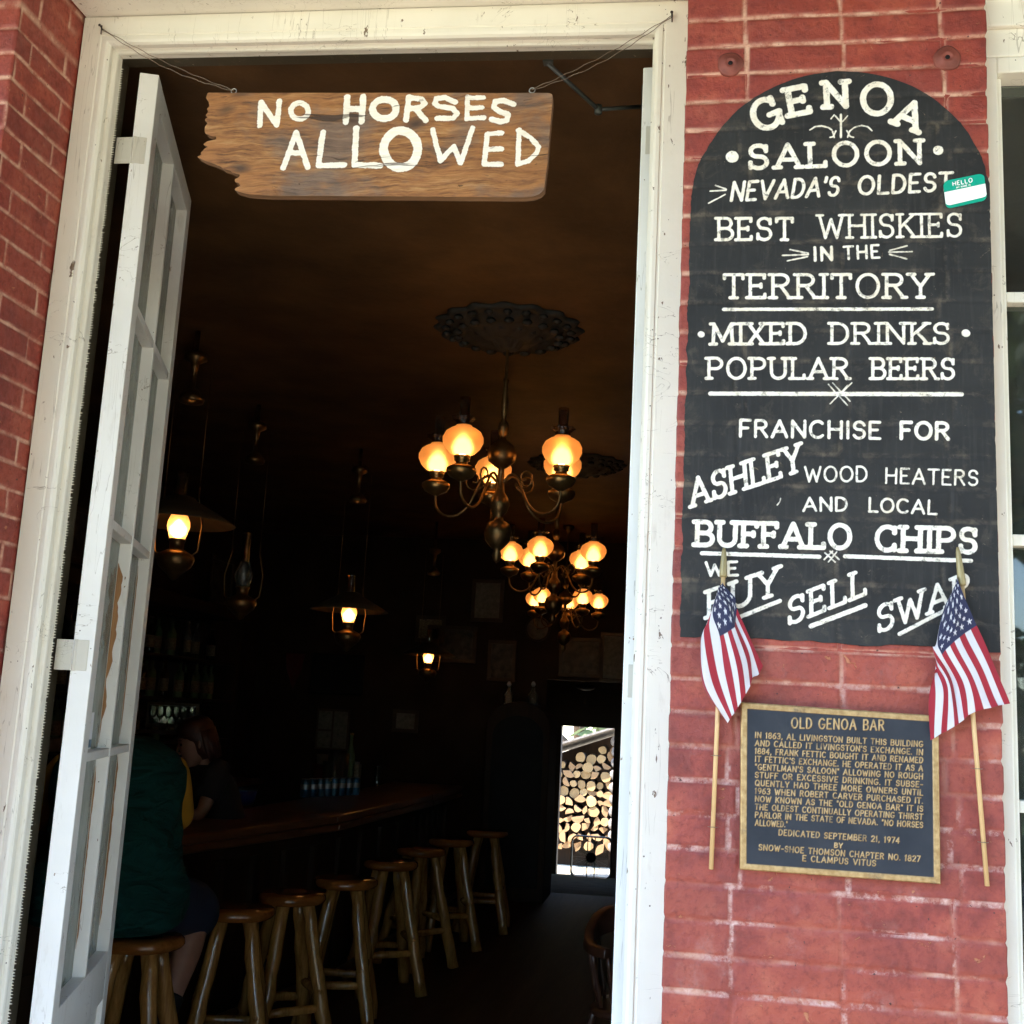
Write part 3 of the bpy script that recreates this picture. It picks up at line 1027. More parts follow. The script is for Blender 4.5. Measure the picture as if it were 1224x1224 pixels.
woodm('peeled_putty', (.20, .09, .03), (.46, .24, .10), 'z', 30, .8)
ang = math.radians(18.23)
ux, nx = Vector((-math.sin(ang), math.cos(ang), 0)), Vector((-math.cos(ang), -math.sin(ang), 0))
TL = Matrix(((ux.x, nx.x, 0, -1.407), (ux.y, nx.y, 0, .345), (0, 0, 1, 0), (0, 0, 0, 1)))
doorL = leaf(TL, .764, .048, .03, 3.235, bld)
TR_ = Matrix(((-.015, 1, 0, -.157), (1, .015, 0, .362), (0, 0, 1, 0), (0, 0, 0, 1)))
doorR = leaf(TR_, .69, .045, .03, 3.212, bld, True, False, -1)
# closer arm of the right door
a0, a1, a2 = at(655, 76, .47), at(715, 131, .62), at(772, 127, .75)
g = MB(); g.tube([a0, a1], .006, 8); g.tube([a1, a2], .0055, 8); g.lathe([(.010, -.012), (.010, .012)], a1, 10)
g.box(a2 + Vector((-.01, -.06, -.03)), a2 + Vector((.03, .12, .03)))
g.box(a0 + Vector((-.012, -.012, 0)), a0 + Vector((.012, .012, .012)))
g.build('door_closer', 'grey_metal', doorR)

# paper notice stuck on the left door glass
o = MB(); o.T = TL
o.box((.20, .0315, 1.508), (.268, .0330, 1.60))
tg = o.build('notice', 'tag_white'); tag(tg, 'small white paper notice stuck low on the open door pane', 'notice')
o = MB(); o.T = TL; o.box((.202, .0309, 1.512), (.266, .0313, 1.532)); o.build('printed_band', 'can_blue', tg)

# window right of the pier
win = link('window', None, None) if False else None
g = MB()
xw0, xw1 = .546, 1.78
g.box((xw0, .06, .70), (xw0 + .034, .16, 3.02)); g.box((xw1 - .05, .06, .70), (xw1, .16, 3.02))
g.box((xw0 + .034, .082, .74), (xw0 + .047, .150, 2.985)); g.box((xw1 - .063, .082, .74), (xw1 - .05, .150, 2.985))
g.box((xw0, .0595, 3.02), (xw1, .16, 3.32)); g.box((xw0, .045, 3.08), (xw1, .0593, 3.14)); g.box((xw0, .03, 3.14), (xw1, .0590, 3.30))
g.box((xw0 + .034, .0605, 2.985), (xw1 - .05, .159, 3.0198))
g.box((xw0 - .0, .02, .66), (xw1, .16, .6995))
wf = g.build('window', 'cream_paint', bld, .003)
for zc in (2.514, 2.026, 1.53):
    MB().box((xw0 + .0475, .086, zc - .011), (xw1 - .0635, .140, zc + .011)).build('glazing_bar', 'cream_paint', wf, .002)
MB().box(((xw0 + xw1) / 2 - .011, .0865, .742), ((xw0 + xw1) / 2 + .011, .139, 2.984)).build('glazing_bar', 'cream_paint', wf, .002)
lz = [.742, 1.519, 1.541, 2.015, 2.037, 2.503, 2.525, 2.984]
for i in range(4):
    for a, b in ((xw0 + .0475, (xw0 + xw1) / 2 - .0115), ((xw0 + xw1) / 2 + .0115, xw1 - .0635)):
        MB().box((a, .112, lz[2 * i]), (b, .115, lz[2 * i + 1])).build('pane', 'window_glass', wf)

# ============================================================================= HAND-PAINTED SIGN ON THE PIER
rx0, rx1 = -.030, .5455
dz = .0019
zlo, zarc, rad = 1.812, 2.676, .2875
zrows = np.arange(1.80, 2.966, dz)
cx = (rx0 + rx1) / 2
edge = lambda z, sd_: (vnoise(z, z * 0, 45, sd_) - .5) * .0035 + (vnoise(z, z * 0, 160, sd_ + 1) - .5) * .0016
hw = np.where(zrows > zarc, np.sqrt(np.clip(1 - ((zrows - zarc) / rad) ** 2, .0004, 1)) * (rx1 - rx0) / 2, (rx1 - rx0) / 2)
xl = cx - hw + edge(zrows, 5); xr = cx + hw + edge(zrows, 8)
xr = np.minimum(xr, .5448)
tt = np.linspace(0, 1, 310)
X = xl[:, None] + (xr - xl)[:, None] * tt[None, :]
Z = np.repeat(zrows[:, None], 310, 1)
# wavy, slightly sloping bottom edge
Zb = zlo - .006 * tt[None, :] + (vnoise(tt, tt * 0, 24, 3)[None, :] - .5) * .007
Z = np.maximum(Z, Zb)
ST = []


def L(strokes, w):
    ST.extend(toplane(strokes, w / 2.0, 0.0))


# heading on an arc, letter by letter
for c, px, py, h, w, rot in (('G', 915, 137, 34, 31, 22), ('E', 954, 121, 31, 24, 11), ('N', 999, 113.5, 29, 26, 3), ('O', 1048, 119, 35, 35, -8), ('A', 1087, 138, 31, 30, -22)):
    L(glyph(c, px, py, h, w, rot), 7.6)
L(word('SALOON', (896, 202), (1101, 195.5), 27, True, 0, .27), 5.6)
L([[(875, 188), (875.4, 188.4)]], 15); L([[(1121, 180), (1121.4, 180.4)]], 12)
L(word("NEVADA'S", (873, 240.5), (1001, 234), 21.5, False, .22), 3.9)
L(word('OLDEST', (1026, 233), (1137, 228), 21, False, .1), 4.0)
L([[(849, 229), (868, 228)], [(847, 243.5), (867, 233)], [(855, 222), (868, 226.5)]], 1.8)
L([[(1005, 138), (1005, 165)]], 2.6)
L([[(998, 139), (1004, 146)], [(1013, 139), (1007, 146)], [(997, 138), (993, 143)]], 1.6)
L([[(968, 156), (974, 152), (982, 151), (990, 153), (994, 156)], [(995, 158), (997, 165)], [(999, 157), (996, 164), (992, 165)],
   [(1042, 157), (1037, 152), (1030, 150.5), (1021, 153), (1015, 158), (1013, 165)], [(1012, 157), (1016, 164), (1020, 165)]], 2.0)
L(word('BEST', (858, 287), (947, 287), 25.5, True), 4.0)
L(word('WHISKIES', (979, 285), (1149, 283), 27, True), 3.5)
L(word('IN', (973, 312), (995, 311.4), 15.5, False, 0, .3), 3.6)
L(word('THE', (1009, 310.5), (1051, 308.4), 15, False, 0, .3), 3.0)
L([[(935, 306), (966, 305)], [(944, 299), (966, 303.5)], [(941, 312.5), (965, 307.5)], [(1090, 301.4), (1062, 302)], [(1084, 294.4), (1063, 300)], [(1084, 310), (1063, 304.5)]], 1.9)
L(word('TERRITORY', (866, 356.4), (1112, 355.8), 27.5, True), 4.2)
L([[(865, 370.4), (1114, 369.8)]], 4.2)
L(word('MIXED', (851, 411.8), (963, 411), 24, True), 4.2)
L(word('DRINKS', (993, 411), (1134, 411), 24, True), 3.8)
L([[(838, 400), (838.3, 400.2)]], 8); L([[(1154, 398.6), (1154.4, 398.8)]], 10)
L(word('POPULAR', (846, 452.6), (1014, 453), 24, True), 3.9)
L(word('BEERS', (1042, 453), (1140, 453.4), 24, True), 3.9)
L([[(849, 470.8), (1149, 471.6)]], 5.2)
L([[(990, 460), (1013, 485)], [(995, 458), (1016, 480)], [(1018, 458), (992, 483)], [(1013, 461), (996, 479)]], 1.6)
L(word('FRANCHISE', (884, 522), (1052, 524.5), 19.5), 3.7)
L(word('FOR', (1076, 524.4), (1134, 525.4), 19.5), 4.5)
L(word('ASHLEY', (827, 605.5), (958, 562), 31, True, 0, .2, (-.10, -.995)), 4.9)
L(word('WOOD', (962, 576), (1036, 575.5), 17.5), 2.6)
L(word('HEATERS', (1058, 577.5), (1168, 580.5), 17.5), 2.6)
L(word('AND', (960, 611), (1012, 610.6), 15.5), 3.0)
L(word('LOCAL', (1038, 611.6), (1119, 614.8), 16), 3.0)
L(word('BUFFALO', (832, 651.4), (1016, 655.6), 27.5, True), 5.9)
L(word('CHIPS', (1047, 657.6), (1166, 660.6), 28, True), 5.9)
L([[(839, 661.4), (979, 665.6)]], 5.0); L([[(1010, 665), (1160, 670.6)]], 5.0)
L([[(986, 661), (998, 672)], [(992, 659), (1003, 669)], [(1000, 660), (990, 672)], [(995, 659), (985, 669)]], 1.8)
L(word('WE', (844, 688.6), (882, 687.6), 16), 3.4)
L(word('BUY', (846, 738), (930, 709), 31, True, 0, .2, (0, -1)), 5.0)
L([[(884, 737.6), (932, 718.4)]], 5.0)
L(word('SELL', (943, 746.6), (1034, 710), 30, True, 0, .26, (-.02, -1)), 4.8)
L([[(969, 748.6), (1034, 723.8)]], 5.6)
L(word('SWAP', (1050, 756), (1158, 715), 30, True, 0, .2, (-.05, -1)), 4.6)
L([[(1075, 758), (1131, 728.6)]], 4.6)
L([[(929, 604), (932, 600), (933, 596)]], 1.4)
SD = sdf(X, Z, ST)
yy, mm = wall_y(X, Z)
mm = (1 - np.minimum(1, np.abs(mm - .0) * 0)) * mm
P3 = np.stack([X, yy * .3 - .0026, Z], -1)
sg = gridmesh('painted_sign', P3, 'sign', None, {'sd': SD, 'mort': mm})
tag(sg, 'tall round-topped black sign hand-painted on the brick with white saloon lettering', 'sign')

# name tag sticker
tq = [at(1127, 217, -.004), at(1176, 207, -.004), at(1180, 239, -.004), at(1131, 250, -.004)]


def on_tag(u, v, y=-.0045):
    a = tq[0].lerp(tq[1], u); b = tq[3].lerp(tq[2], u); p = a.lerp(b, v)
    return Vector((p.x, y - .0, p.z))


def rounded(u0, v0, u1, v1, ru, rv, y):
    pts = []
    for cu, cv, a in ((u1 - ru, v0 + rv, -90), (u1 - ru, v1 - rv, 0), (u0 + ru, v1 - rv, 90), (u0 + ru, v0 + rv, 180)):
        for k in range(6):
            t = math.radians(a + 18 * k)
            pts.append(on_tag(cu + ru * math.cos(t), cv + rv * math.sin(t), y))
    return pts


g = MB(); g.prism(rounded(0, 0, 1, 1, .13, .18, -.0048), (0, .0012, 0))
tagroot = g.build('name_tag', 'tag_green')
tag(tagroot, 'green and white name tag sticker at the right edge of the black sign', 'sticker')
g = MB(); g.prism([on_tag(u, v, -.0053) for u, v in ((.0, .40), (1, .40), (1.0, .80), (.97, .86), (.9, .88), (.1, .90), (.03, .86), (0, .8))], (0, .0004, 0))
g.build('writing_field', 'tag_white', tagroot)


def tagtext(t, u0, u1, v, cap, hw, y, mb):
    for s in word(t, (u0, v), (u1, v), cap, False, 0, .3):
        for a, b in zip(s[:-1], s[1:]):
            A = on_tag(a[0], a[1], y); B = on_tag(b[0], b[1], y)
            d = (B - A); d.y = 0
            if d.length < 1e-6: continue
            n = Vector((-d.z, 0, d.x)).normalized() * hw
            mb.add([A + n, B + n, B - n, A - n], [(0, 1, 2, 3)], False)
            y -= 1e-6


g = MB(); tagtext('HELLO', .22, .70, .245, .15, .0009, -.0056, g); tagtext('MY NAME IS', .30, .64, .36, .06, .0004, -.0057, g)
g.build('lettering', 'tag_white', tagroot)

# two painted wall anchors above the sign
for px, py, lab in ((873, 77, 'rusty red wall anchor above the upper left of the black sign'), (1132, 70, 'rusty red wall anchor above the upper right of the black sign')):
    c = at(px, py, 0)
    r0 = random.Random(px)
    g = MB()
    ax = (Vector((1, 0, 0)), Vector((0, 0, 1)), Vector((0, -1, 0)))
    wob = lambda t, i, a=r0.random() * 6: 1 + .035 * math.sin(3 * t + a) + .02 * math.sin(5 * t + 2 * a)
    g.lathe([(.027, -.004), (.0262, .002), (.022, .0040), (.0150, .0045), (.0125, .0075), (.0080, .0080), (.0045, .005)], c, 40, ax, True, wob)
    o = g.build('wall_anchor', 'rust_red')
    tag(o, lab, 'anchor', 'wall anchors above the painted sign')
    g = MB(); g.lathe([(.0048, .0052), (.0048, .0058)], c, 12, ax); g.build('dark_hole_disc', 'black_plastic', o)  # black disc in place of the shade inside the hole

# ============================================================================= BRONZE PLAQUE
pq = [at(885.5, 839, -.022), at(1122, 855.5, -.022), at(1124.5, 1057, -.022), at(884.3, 1039.5, -.022)]
pr, pc = 300, 340
U, W_ = np.meshgrid(np.linspace(0, 1, pc), np.linspace(1, 0, pr))
c0, c1, c2, c3 = (np.array(p) for p in pq)
PP = (c0[None, None] * (1 - U[..., None]) + c1[None, None] * U[..., None]) * (1 - W_[..., None]) + (c3[None, None] * (1 - U[..., None]) + c2[None, None] * U[..., None]) * W_[..., None]
XP, ZP = PP[..., 0], PP[..., 2]
q = lambda x, y: (870 + x / 4.533, 830 + y / 4.533)
PS = []


def PL(t, x0, y0, x1, y1, cap, w, serif=False):
    PS.extend(toplane(word(t, q(x0, y0), q(x1, y1), cap / 4.533, serif, 0, .30), w / 2, -.022))


PL('OLD GENOA BAR', 345, 181, 845, 194, 54, 1.75)
rows = ['IN 1863, AL LIVINGSTON BUILT THIS BUILDING', "AND CALLED IT LIVINGSTON'S EXCHANGE. IN", '1884, FRANK FETTIC BOUGHT IT AND RENAMED', "IT FETTIC'S EXCHANGE. HE OPERATED IT AS A",
        '"GENTLMAN\'S SALOON" ALLOWING NO ROUGH', 'STUFF OR EXCESSIVE DRINKING. IT SUBSE-', 'QUENTLY HAD THREE MORE OWNERS UNTIL', '1963 WHEN ROBERT CARVER PURCHASED IT.',
        'NOW KNOWN AS THE "OLD GENOA BAR" IT IS', 'THE OLDEST CONTINUALLY OPERATING THIRST', 'PARLOR IN THE STATE OF NEVADA. "NO HORSES']
for i, t in enumerate(rows):
    PL(t, 148, 234 + 43.2 * i, 1055, 284 + 43.8 * i, 29.5, 1.22)
PL('ALLOWED."', 148, 709, 322, 719, 29.5, 1.22)
PL('DEDICATED SEPTEMBER 21, 1974', 276, 762, 928, 806, 30, 1.22)
PL('BY', 577, 829, 620, 832, 25, 1.32)
PL('SNOW-SHOE THOMSON CHAPTER NO. 1827', 168, 842, 1040, 906, 30, 1.22)
PL('E CLAMPUS VITUS', 405, 902, 800, 930, 30, 1.22)
SP = sdf(XP, ZP, PS, .01)
wd = .0115
du = np.minimum(U, 1 - U) * .348; dw = np.minimum(W_, 1 - W_) * .30
bd = np.minimum(du, dw)
rel = np.maximum(1 - sstep(-.0006, .0007, SP), 1 - sstep(wd - .0008, wd + .0008, bd))
edge_f = 1 - sstep(0.0, .0022, bd)
YP = -.022 - rel * .0016 + edge_f * .003
gp = np.stack([XP, YP, ZP], -1)
pl = gridmesh('bronze_plaque', gp, 'plaque', None, {'relief': rel})
tag(pl, 'dark bronze history plaque with gold border and raised text below the sign', 'plaque')
g = MB()
lo = [p + Vector((0, .003, 0)) for p in pq]
g.prism([p + Vector((0, .0032, 0)) for p in pq], (0, .0225, 0))
g.build('back_plate', 'old_brass', pl)

# ============================================================================= FLAGS
RED, WHT, BLU = (.33, .010, .026), (.66, .65, .69), (.014, .017, .062)
STARS = []
for r in range(9):
    for c in range(6 if r % 2 == 0 else 5):
        STARS.append(((1 + 2 * c + (r % 2)) / 12.0, (r + 1) / 10.0))


def flag_colors(u, t):
    """u along the fly 0..1 (length 1.52), t across from the top edge"""
    col = np.zeros(u.shape + (4,)); col[..., 3] = 1
    k = np.clip((t * 13).astype(int), 0, 12)
    col[..., :3] = np.where((k % 2 == 0)[..., None], np.array(RED), np.array(WHT))
    can = (u < .40) & (t < 7 / 13)
    col[can, :3] = BLU
    x = u / .40 * .76; y = t / (7 / 13) * (7 / 13)
    for su, sv in STARS:
        dx = x - su * .76; dy = y - sv * 7 / 13
        m = can & (np.abs(dx) < .04) & (np.abs(dy) < .04)
        if not m.any(): continue
        rr = np.hypot(dx[m], dy[m]); th = np.arctan2(dx[m], -dy[m])
        a = np.abs(((th / (2 * math.pi / 5)) + .5) % 1 - .5) * 2 * math.pi / 5
        R = .032; ri = R * .40
        lim = R * ri * math.sin(math.pi / 5) / (ri * np.sin(math.pi / 5 - a) + R * np.sin(a))
        cc = col[m]
        cc[rr < lim, :3] = WHT
        col[m] = cc
    return col


def cat(y0, y1, y2, y3, f):
    return .5 * (2 * y1 + (y2 - y0) * f + (2 * y0 - 5 * y1 + 4 * y2 - y3) * f * f + (3 * y1 - y0 - 3 * y2 + y3) * f ** 3)


def flag_cloth(rows, conv, parent, nu=230, nt=170):
    """rows: list of (u, [(t, px, py, depth)]) ; conv: crop pixel -> photo pixel"""
    ts = np.linspace(0, 1, nt)
    us = np.array([r[0] for r in rows])
    A = []
    for u, pts in rows:
        k = np.array(pts, float)
        A.append(np.stack([np.interp(ts, k[:, 0], k[:, i]) for i in (1, 2, 3)], -1))
    A = np.array(A)
    for _ in range(6):                                           # soften the kinks of the pinned points
        A[:, 1:-1] = .25 * A[:, :-2] + .5 * A[:, 1:-1] + .25 * A[:, 2:]
    out = np.zeros((nu, nt, 3))
    uu = np.linspace(0, 1, nu)
    for i, u in enumerate(uu):
        j = min(max(np.searchsorted(us, u) - 1, 0), len(us) - 2)
        f = (u - us[j]) / (us[j + 1] - us[j])
        a, b, c, d = A[max(j - 1, 0)], A[j], A[j + 1], A[min(j + 2, len(us) - 1)]
        out[i] = cat(a, b, c, d, f)
    P = np.zeros((nu, nt, 3))
    for i in range(nu):
        for j in range(nt):
            x, y = conv(out[i, j, 0], out[i, j, 1])
            P[i, j] = at(x, y, -.012 - out[i, j, 2])
    Ug, Tg = np.meshgrid(uu, ts, indexing='ij')
    P[..., 1] -= .0034 * np.sin(Tg * 17 + Ug * 4 + 1.5 * np.sin(Ug * 6)) * np.clip(Ug * 2.0, 0, 1) + .0015 * np.sin(Ug * 14 - Tg * 9)
    return gridmesh('cloth', P, 'flag', parent, None, flag_colors(Ug, Tg))


def flag(px_tip, px_tipend, px_base, rows, conv, label):
    top = at(*px_tip, -.018); mid = at(*px_tipend, -.018); bot = at(*px_base, -.010)
    root = thing('flag', bot, label, 'flag', 'small flags on sticks on the brick pier')
    d = (bot - mid)
    MB().tube([mid - d * .01, mid + d * .5, bot], .0042, 10).build('stick', 'dowel', root)
    d2 = (mid - top)
    g = MB(); g.tube([top, top + d2 * .12, top + d2 * .5, top + d2 * .93, mid], [.0022, .0042, .0062, .0074, .0066], 10); g.build('finial', 'finial_gold', root)
    for k in (.62, .86):
        p = mid.lerp(bot, k)
        g = MB(); g.tube([p + Vector((-.009, .004, 0)), p + Vector((-.006, -.0055, 0)), p + Vector((.006, -.0055, 0)), p + Vector((.009, .004, 0))], .0007, 5)
        g.build('staple', 'wire', root)
    flag_cloth(rows, conv, root)
    return root


c7 = lambda x, y: (1090 + x / 4.896, 650 + y / 4.896)
rowsR = [
    (0.0, [(0, 266, 200, .006), (1, 280, 500, .002)]),
    (0.07, [(0, 262, 195, .014), (.27, 262, 240, .012), (.54, 266, 330, .008), (.77, 272, 430, .006), (1, 276, 540, .004)]),
    (0.18, [(0, 280, 245, .024), (.27, 238, 285, .022), (.54, 200, 350, .016), (.77, 196, 470, .008), (1, 200, 580, .004)]),
    (0.29, [(0, 330, 365, .030), (.27, 245, 440, .034), (.42, 195, 500, .028), (.54, 150, 560, .020), (.65, 138, 600, .012), (.8, 150, 660, .008), (1, 160, 740, .004)]),
    (0.40, [(0, 380, 480, .030), (.154, 312, 525, .036), (.31, 245, 575, .034), (.46, 198, 622, .028), (.54, 176, 652, .024), (.615, 122, 612, .016), (.69, 140, 680, .010), (.77, 152, 715, .010), (.88, 140, 740, .012), (1, 128, 770, .012)]),
    (0.70, [(0, 478, 708, .032), (.154, 420, 745, .040), (.31, 352, 782, .036), (.46, 300, 812, .030), (.54, 268, 820, .022), (.615, 235, 800, .016), (.69, 222, 830, .020), (.77, 208, 850, .016), (.85, 182, 870, .022), (.92, 140, 890, .020), (1, 98, 930, .016)]),
    (1.0, [(0, 575, 935, .030), (.077, 542, 941, .036), (.154, 505, 947, .038), (.23, 462, 960, .034), (.31, 418, 968, .036), (.385, 372, 984, .034), (.46, 332, 1003, .028), (.54, 304, 1030, .020), (.615, 270, 1052, .018), (.69, 248, 1068, .022), (.77, 205, 1096, .018), (.85, 170, 1112, .022), (.92, 130, 1138, .020), (1, 108, 1150, .016)])]
flag((1144.5, 654), (1150, 700), (1180, 1059), rowsR, c7, 'small striped flag on a stick right of the bronze plaque')
c6 = lambda x, y: (820 + x / 5.318, 650 + y / 5.318)
rowsL = [
    (0.0, [(0, 238, 262, .006), (1, 225, 420, .002)]),
    (0.15, [(0, 232, 250, .014), (.27, 222, 262, .016), (.54, 212, 300, .012), (.77, 210, 360, .008), (1, 216, 430, .004)]),
    (0.235, [(0, 250, 275, .018), (.27, 205, 300, .026), (.54, 184, 350, .022), (.77, 170, 430, .014), (1, 190, 480, .004)]),
    (0.32, [(0, 312, 345, .020), (.27, 262, 400, .032), (.54, 168, 455, .026), (.69, 135, 500, .018), (.77, 122, 530, .014), (1, 170, 560, .004)]),
    (0.40, [(0, 325, 415, .018), (.1, 318, 470, .024), (.23, 312, 532, .034), (.385, 264, 565, .036), (.54, 214, 592, .030), (.615, 150, 560, .022), (.69, 112, 590, .018), (.77, 92, 640, .014), (.85, 92, 680, .008), (1, 160, 680, .003)]),
    (0.70, [(0, 432, 655, .012), (.08, 408, 660, .020), (.16, 400, 700, .026), (.23, 384, 735, .034), (.31, 352, 760, .036), (.385, 320, 780, .040), (.46, 290, 800, .036), (.54, 246, 830, .034), (.615, 206, 850, .028), (.69, 166, 880, .024), (.77, 118, 900, .018), (.85, 112, 910, .010), (1, 190, 880, .003)]),
    (1.0, [(0, 490, 778, .010), (.05, 478, 800, .014), (.08, 462, 835, .020), (.14, 425, 845, .026), (.23, 408, 905, .034), (.31, 378, 958, .036), (.385, 350, 1008, .038), (.46, 330, 1040, .034), (.54, 306, 1078, .032), (.615, 290, 1096, .028), (.69, 277, 1118, .024), (.77, 264, 1142, .018), (.85, 250, 1110, .010), (1, 270, 1050, .004)])]
flag((865.5, 655), (864.5, 690), (850, 1039), rowsL, c6, 'small striped flag on a stick left of the bronze plaque')

# ============================================================================= NO HORSES SIGN
YB = .20
b4 = lambda x, y: (230 + x / 5.564, 90 + y / 5.564)
b5 = lambda x, y: (440 + x / 5.32, 90 + y / 5.32)
left = [(105, 116), (104, 140), (94, 172), (103, 182), (100, 240), (97, 300), (90, 392), (118, 408), (160, 411), (164, 430), (92, 444), (78, 466), (108, 480), (58, 522), (42, 550), (62, 572), (120, 590), (170, 602), (180, 618), (240, 635), (255, 652), (300, 662), (318, 680), (292, 698), (270, 712), (300, 724), (332, 740), (300, 754), (268, 766), (312, 778), (345, 794), (520, 800)]
right = [(1150, 112), (1171, 120), (1172, 170), (1160, 300), (1150, 420), (1140, 560), (1128, 650), (1118, 725), (1090, 752), (1045, 770), (990, 776)]
lp = [at(*b4(*p), YB) for p in left]; rp = [at(*b5(*p), YB) for p in right]
zt_l, zt_r = lp[0].z, rp[0].z
nr, nc = 170, 400
V_ = np.linspace(0, 1, nr)
lz_ = np.array([p.z for p in lp]); lx_ = np.array([p.x for p in lp]); rz_ = np.array([p.z for p in rp]); rx_ = np.array([p.x for p in rp])
zl = lz_[0] + (lz_[-1] - lz_[0]) * V_; zr = rz_[0] + (rz_[-1] - rz_[0]) * V_
xl_ = np.interp(-zl, -lz_, lx_) + (vnoise(zl, zl * 0, 190, 4) - .5) * .010
xr_ = np.interp(-zr, -rz_, rx_)
tt = np.linspace(0, 1, nc)
XB = xl_[:, None] + (xr_ - xl_)[:, None] * tt
ztop = lz_[0] + (rz_[0] - lz_[0]) * (XB - lx_[0]) / (rx_[0] - lx_[0])
zbot = lz_[-1] + (rz_[-1] - lz_[-1]) * (XB - lx_[-1]) / (rx_[-1] - lx_[-1])
ZB = ztop + (zbot - ztop) * V_[:, None]
HS = []


def HL(f, pts, w):
    HS.extend(toplane([[f(*p) for p in s] for s in pts], w * 1.22 / 2, YB))


HL(b4, [[(455, 180), (448, 335)], [(455, 180), (560, 330)], [(578, 170), (562, 330)], arc(712, 238, 58, 54, 0, 360, 20)], 5.4)
HL(b4, [[(1030, 145), (1020, 310)], [(1135, 143), (1125, 308)], [(1030, 225), (1130, 222)]], 6.2)
HL(b5, [arc(103, 214, 76, 62, 0, 360, 22)], 7.0)
HL(b5, [[(258, 140), (240, 285)], [(258, 140), (340, 150), (360, 180), (330, 205), (250, 212)], [(300, 210), (368, 288)]], 5.6)
HL(b5, [[(555, 172), (490, 143), (435, 148), (425, 180), (450, 198), (540, 212), (565, 245), (540, 272), (440, 276)]], 5.4)
HL(b5, [[(632, 140), (628, 280)], [(632, 143), (735, 142)], [(632, 210), (725, 206)], [(628, 276), (735, 270)]], 4.8)
HL(b5, [[(925, 185), (860, 160), (810, 168), (800, 205), (840, 232), (890, 250), (885, 285), (840, 296), (785, 278)]], 5.6)
HL(b4, [[(690, 378), (603, 618)], [(690, 378), (766, 612)], [(655, 515), (730, 515)]], 5.4)
HL(b4, [[(868, 380), (838, 600)], [(838, 600), (1010, 598)]], 5.8)
HL(b4, [[(1090, 355), (1078, 590)], [(1078, 596), (1250, 600)]], 6.0)
HL(b5, [arc(207, 470, 108, 118, 0, 360, 26)], 9.0)
HL(b5, [[(410, 345), (460, 545)], [(460, 545), (545, 450)], [(545, 450), (588, 560)], [(588, 560), (665, 335)]], 5.2)
HL(b5, [[(758, 375), (738, 565)], [(765, 372), (850, 366)], [(755, 470), (850, 468)], [(738, 566), (845, 566)]], 5.2)
HL(b5, [[(960, 348), (952, 565)], [(955, 350), (1030, 395), (1085, 455), (1070, 495), (1020, 545), (955, 565)]], 5.0)
SB = sdf(XB, ZB, HS)
bump_ = (fbm(XB * .25, ZB, 60, 9) - .5) * .002
sgn_root = thing('hanging_sign', at(450, 112, YB), 'ragged brown plank hung by wires across the doorway lettered NO HORSES ALLOWED', 'sign')
gridmesh('board', np.stack([XB, YB + bump_, ZB], -1), 'plank', sgn_root, {'sd': SB})
# body of the plank behind the painted face
TH = .022
rim = [(XB[i, 0], ZB[i, 0], bump_[i, 0]) for i in range(nr)] + [(XB[-1, j], ZB[-1, j], bump_[-1, j]) for j in range(1, nc)] + [(XB[i, -1], ZB[i, -1], bump_[i, -1]) for i in range(nr - 2, -1, -1)] + [(XB[0, j], ZB[0, j], bump_[0, j]) for j in range(nc - 2, 0, -1)]
nR = len(rim)
g = MB()
g.add([(x, YB + b, z) for x, z, b in rim] + [(x, YB + TH, z) for x, z, b in rim], [(i, (i + 1) % nR, nR + (i + 1) % nR, nR + i) for i in range(nR)], False)
g.add([(XB[i, j], YB + TH, ZB[i, j]) for i in range(0, nr) for j in (0, nc - 1)], [(2 * i, 2 * i + 1, 2 * i + 3, 2 * i + 2) for i in range(nr - 1)], False)
woodm('plank_edge', (.10, .05, .025), (.30, .17, .085), 'x', 26, .7)
g.build('board_body', 'plank_edge', sgn_root)
for (hx, hy), (nx_, ny_), sg2 in (((279.5, 109), (122, 35), 1), ((636, 108), (803, 20), -1)):
    h = at(hx, hy, YB + .010)
    g = MB()
    g.tube([h + Vector((.0065 * math.cos(t), 0, .0065 * math.sin(t))) for t in np.linspace(0, 2 * math.pi, 17)], .0013, 6, False)
    g.tube([h + Vector((0, 0, -.006)), h + Vector((0, 0, -.02))], .0016, 6)
    g.build('screw_eye', 'steel', sgn_root)
    n = at(nx_, ny_, .247)
    g = MB(); g.tube([n + Vector((0, .006, 0)), n + Vector((0, -.012, .004))], .0017, 8); g.lathe([(.0035, 0), (.0035, .0012)], n + Vector((0, -.013, .003)), 10, (Vector((1, 0, 0)), Vector((0, 0, 1)), Vector((0, -1, 0))))
    g.tube([n + Vector((.001, -.004, -.016)), n + Vector((.001, -.0045, .008))], .0016, 6)
    g.build('nail', 'iron', sgn_root)
    g = MB()
    for w in (0, 1):
        pts = []
        for i in range(25):
            f = i / 24.0
            p = n.lerp(h, f)
            p.z -= math.sin(math.pi * f) * (.010 + .012 * w) ; p.y += -.004 + .004 * w
            p += Vector((0, .0015 * math.sin(f * 40 + w * 3), .0015 * math.cos(f * 40 + w * 3)))
            pts.append(p)
        g.tube(pts, .0009, 5)
    g.build('wire', 'wire', sgn_root)

# ============================================================================= INSIDE THE SALOON
AXY = (Vector((1, 0, 0)), Vector((0, 0, 1)), Vector((0, -1, 0)))


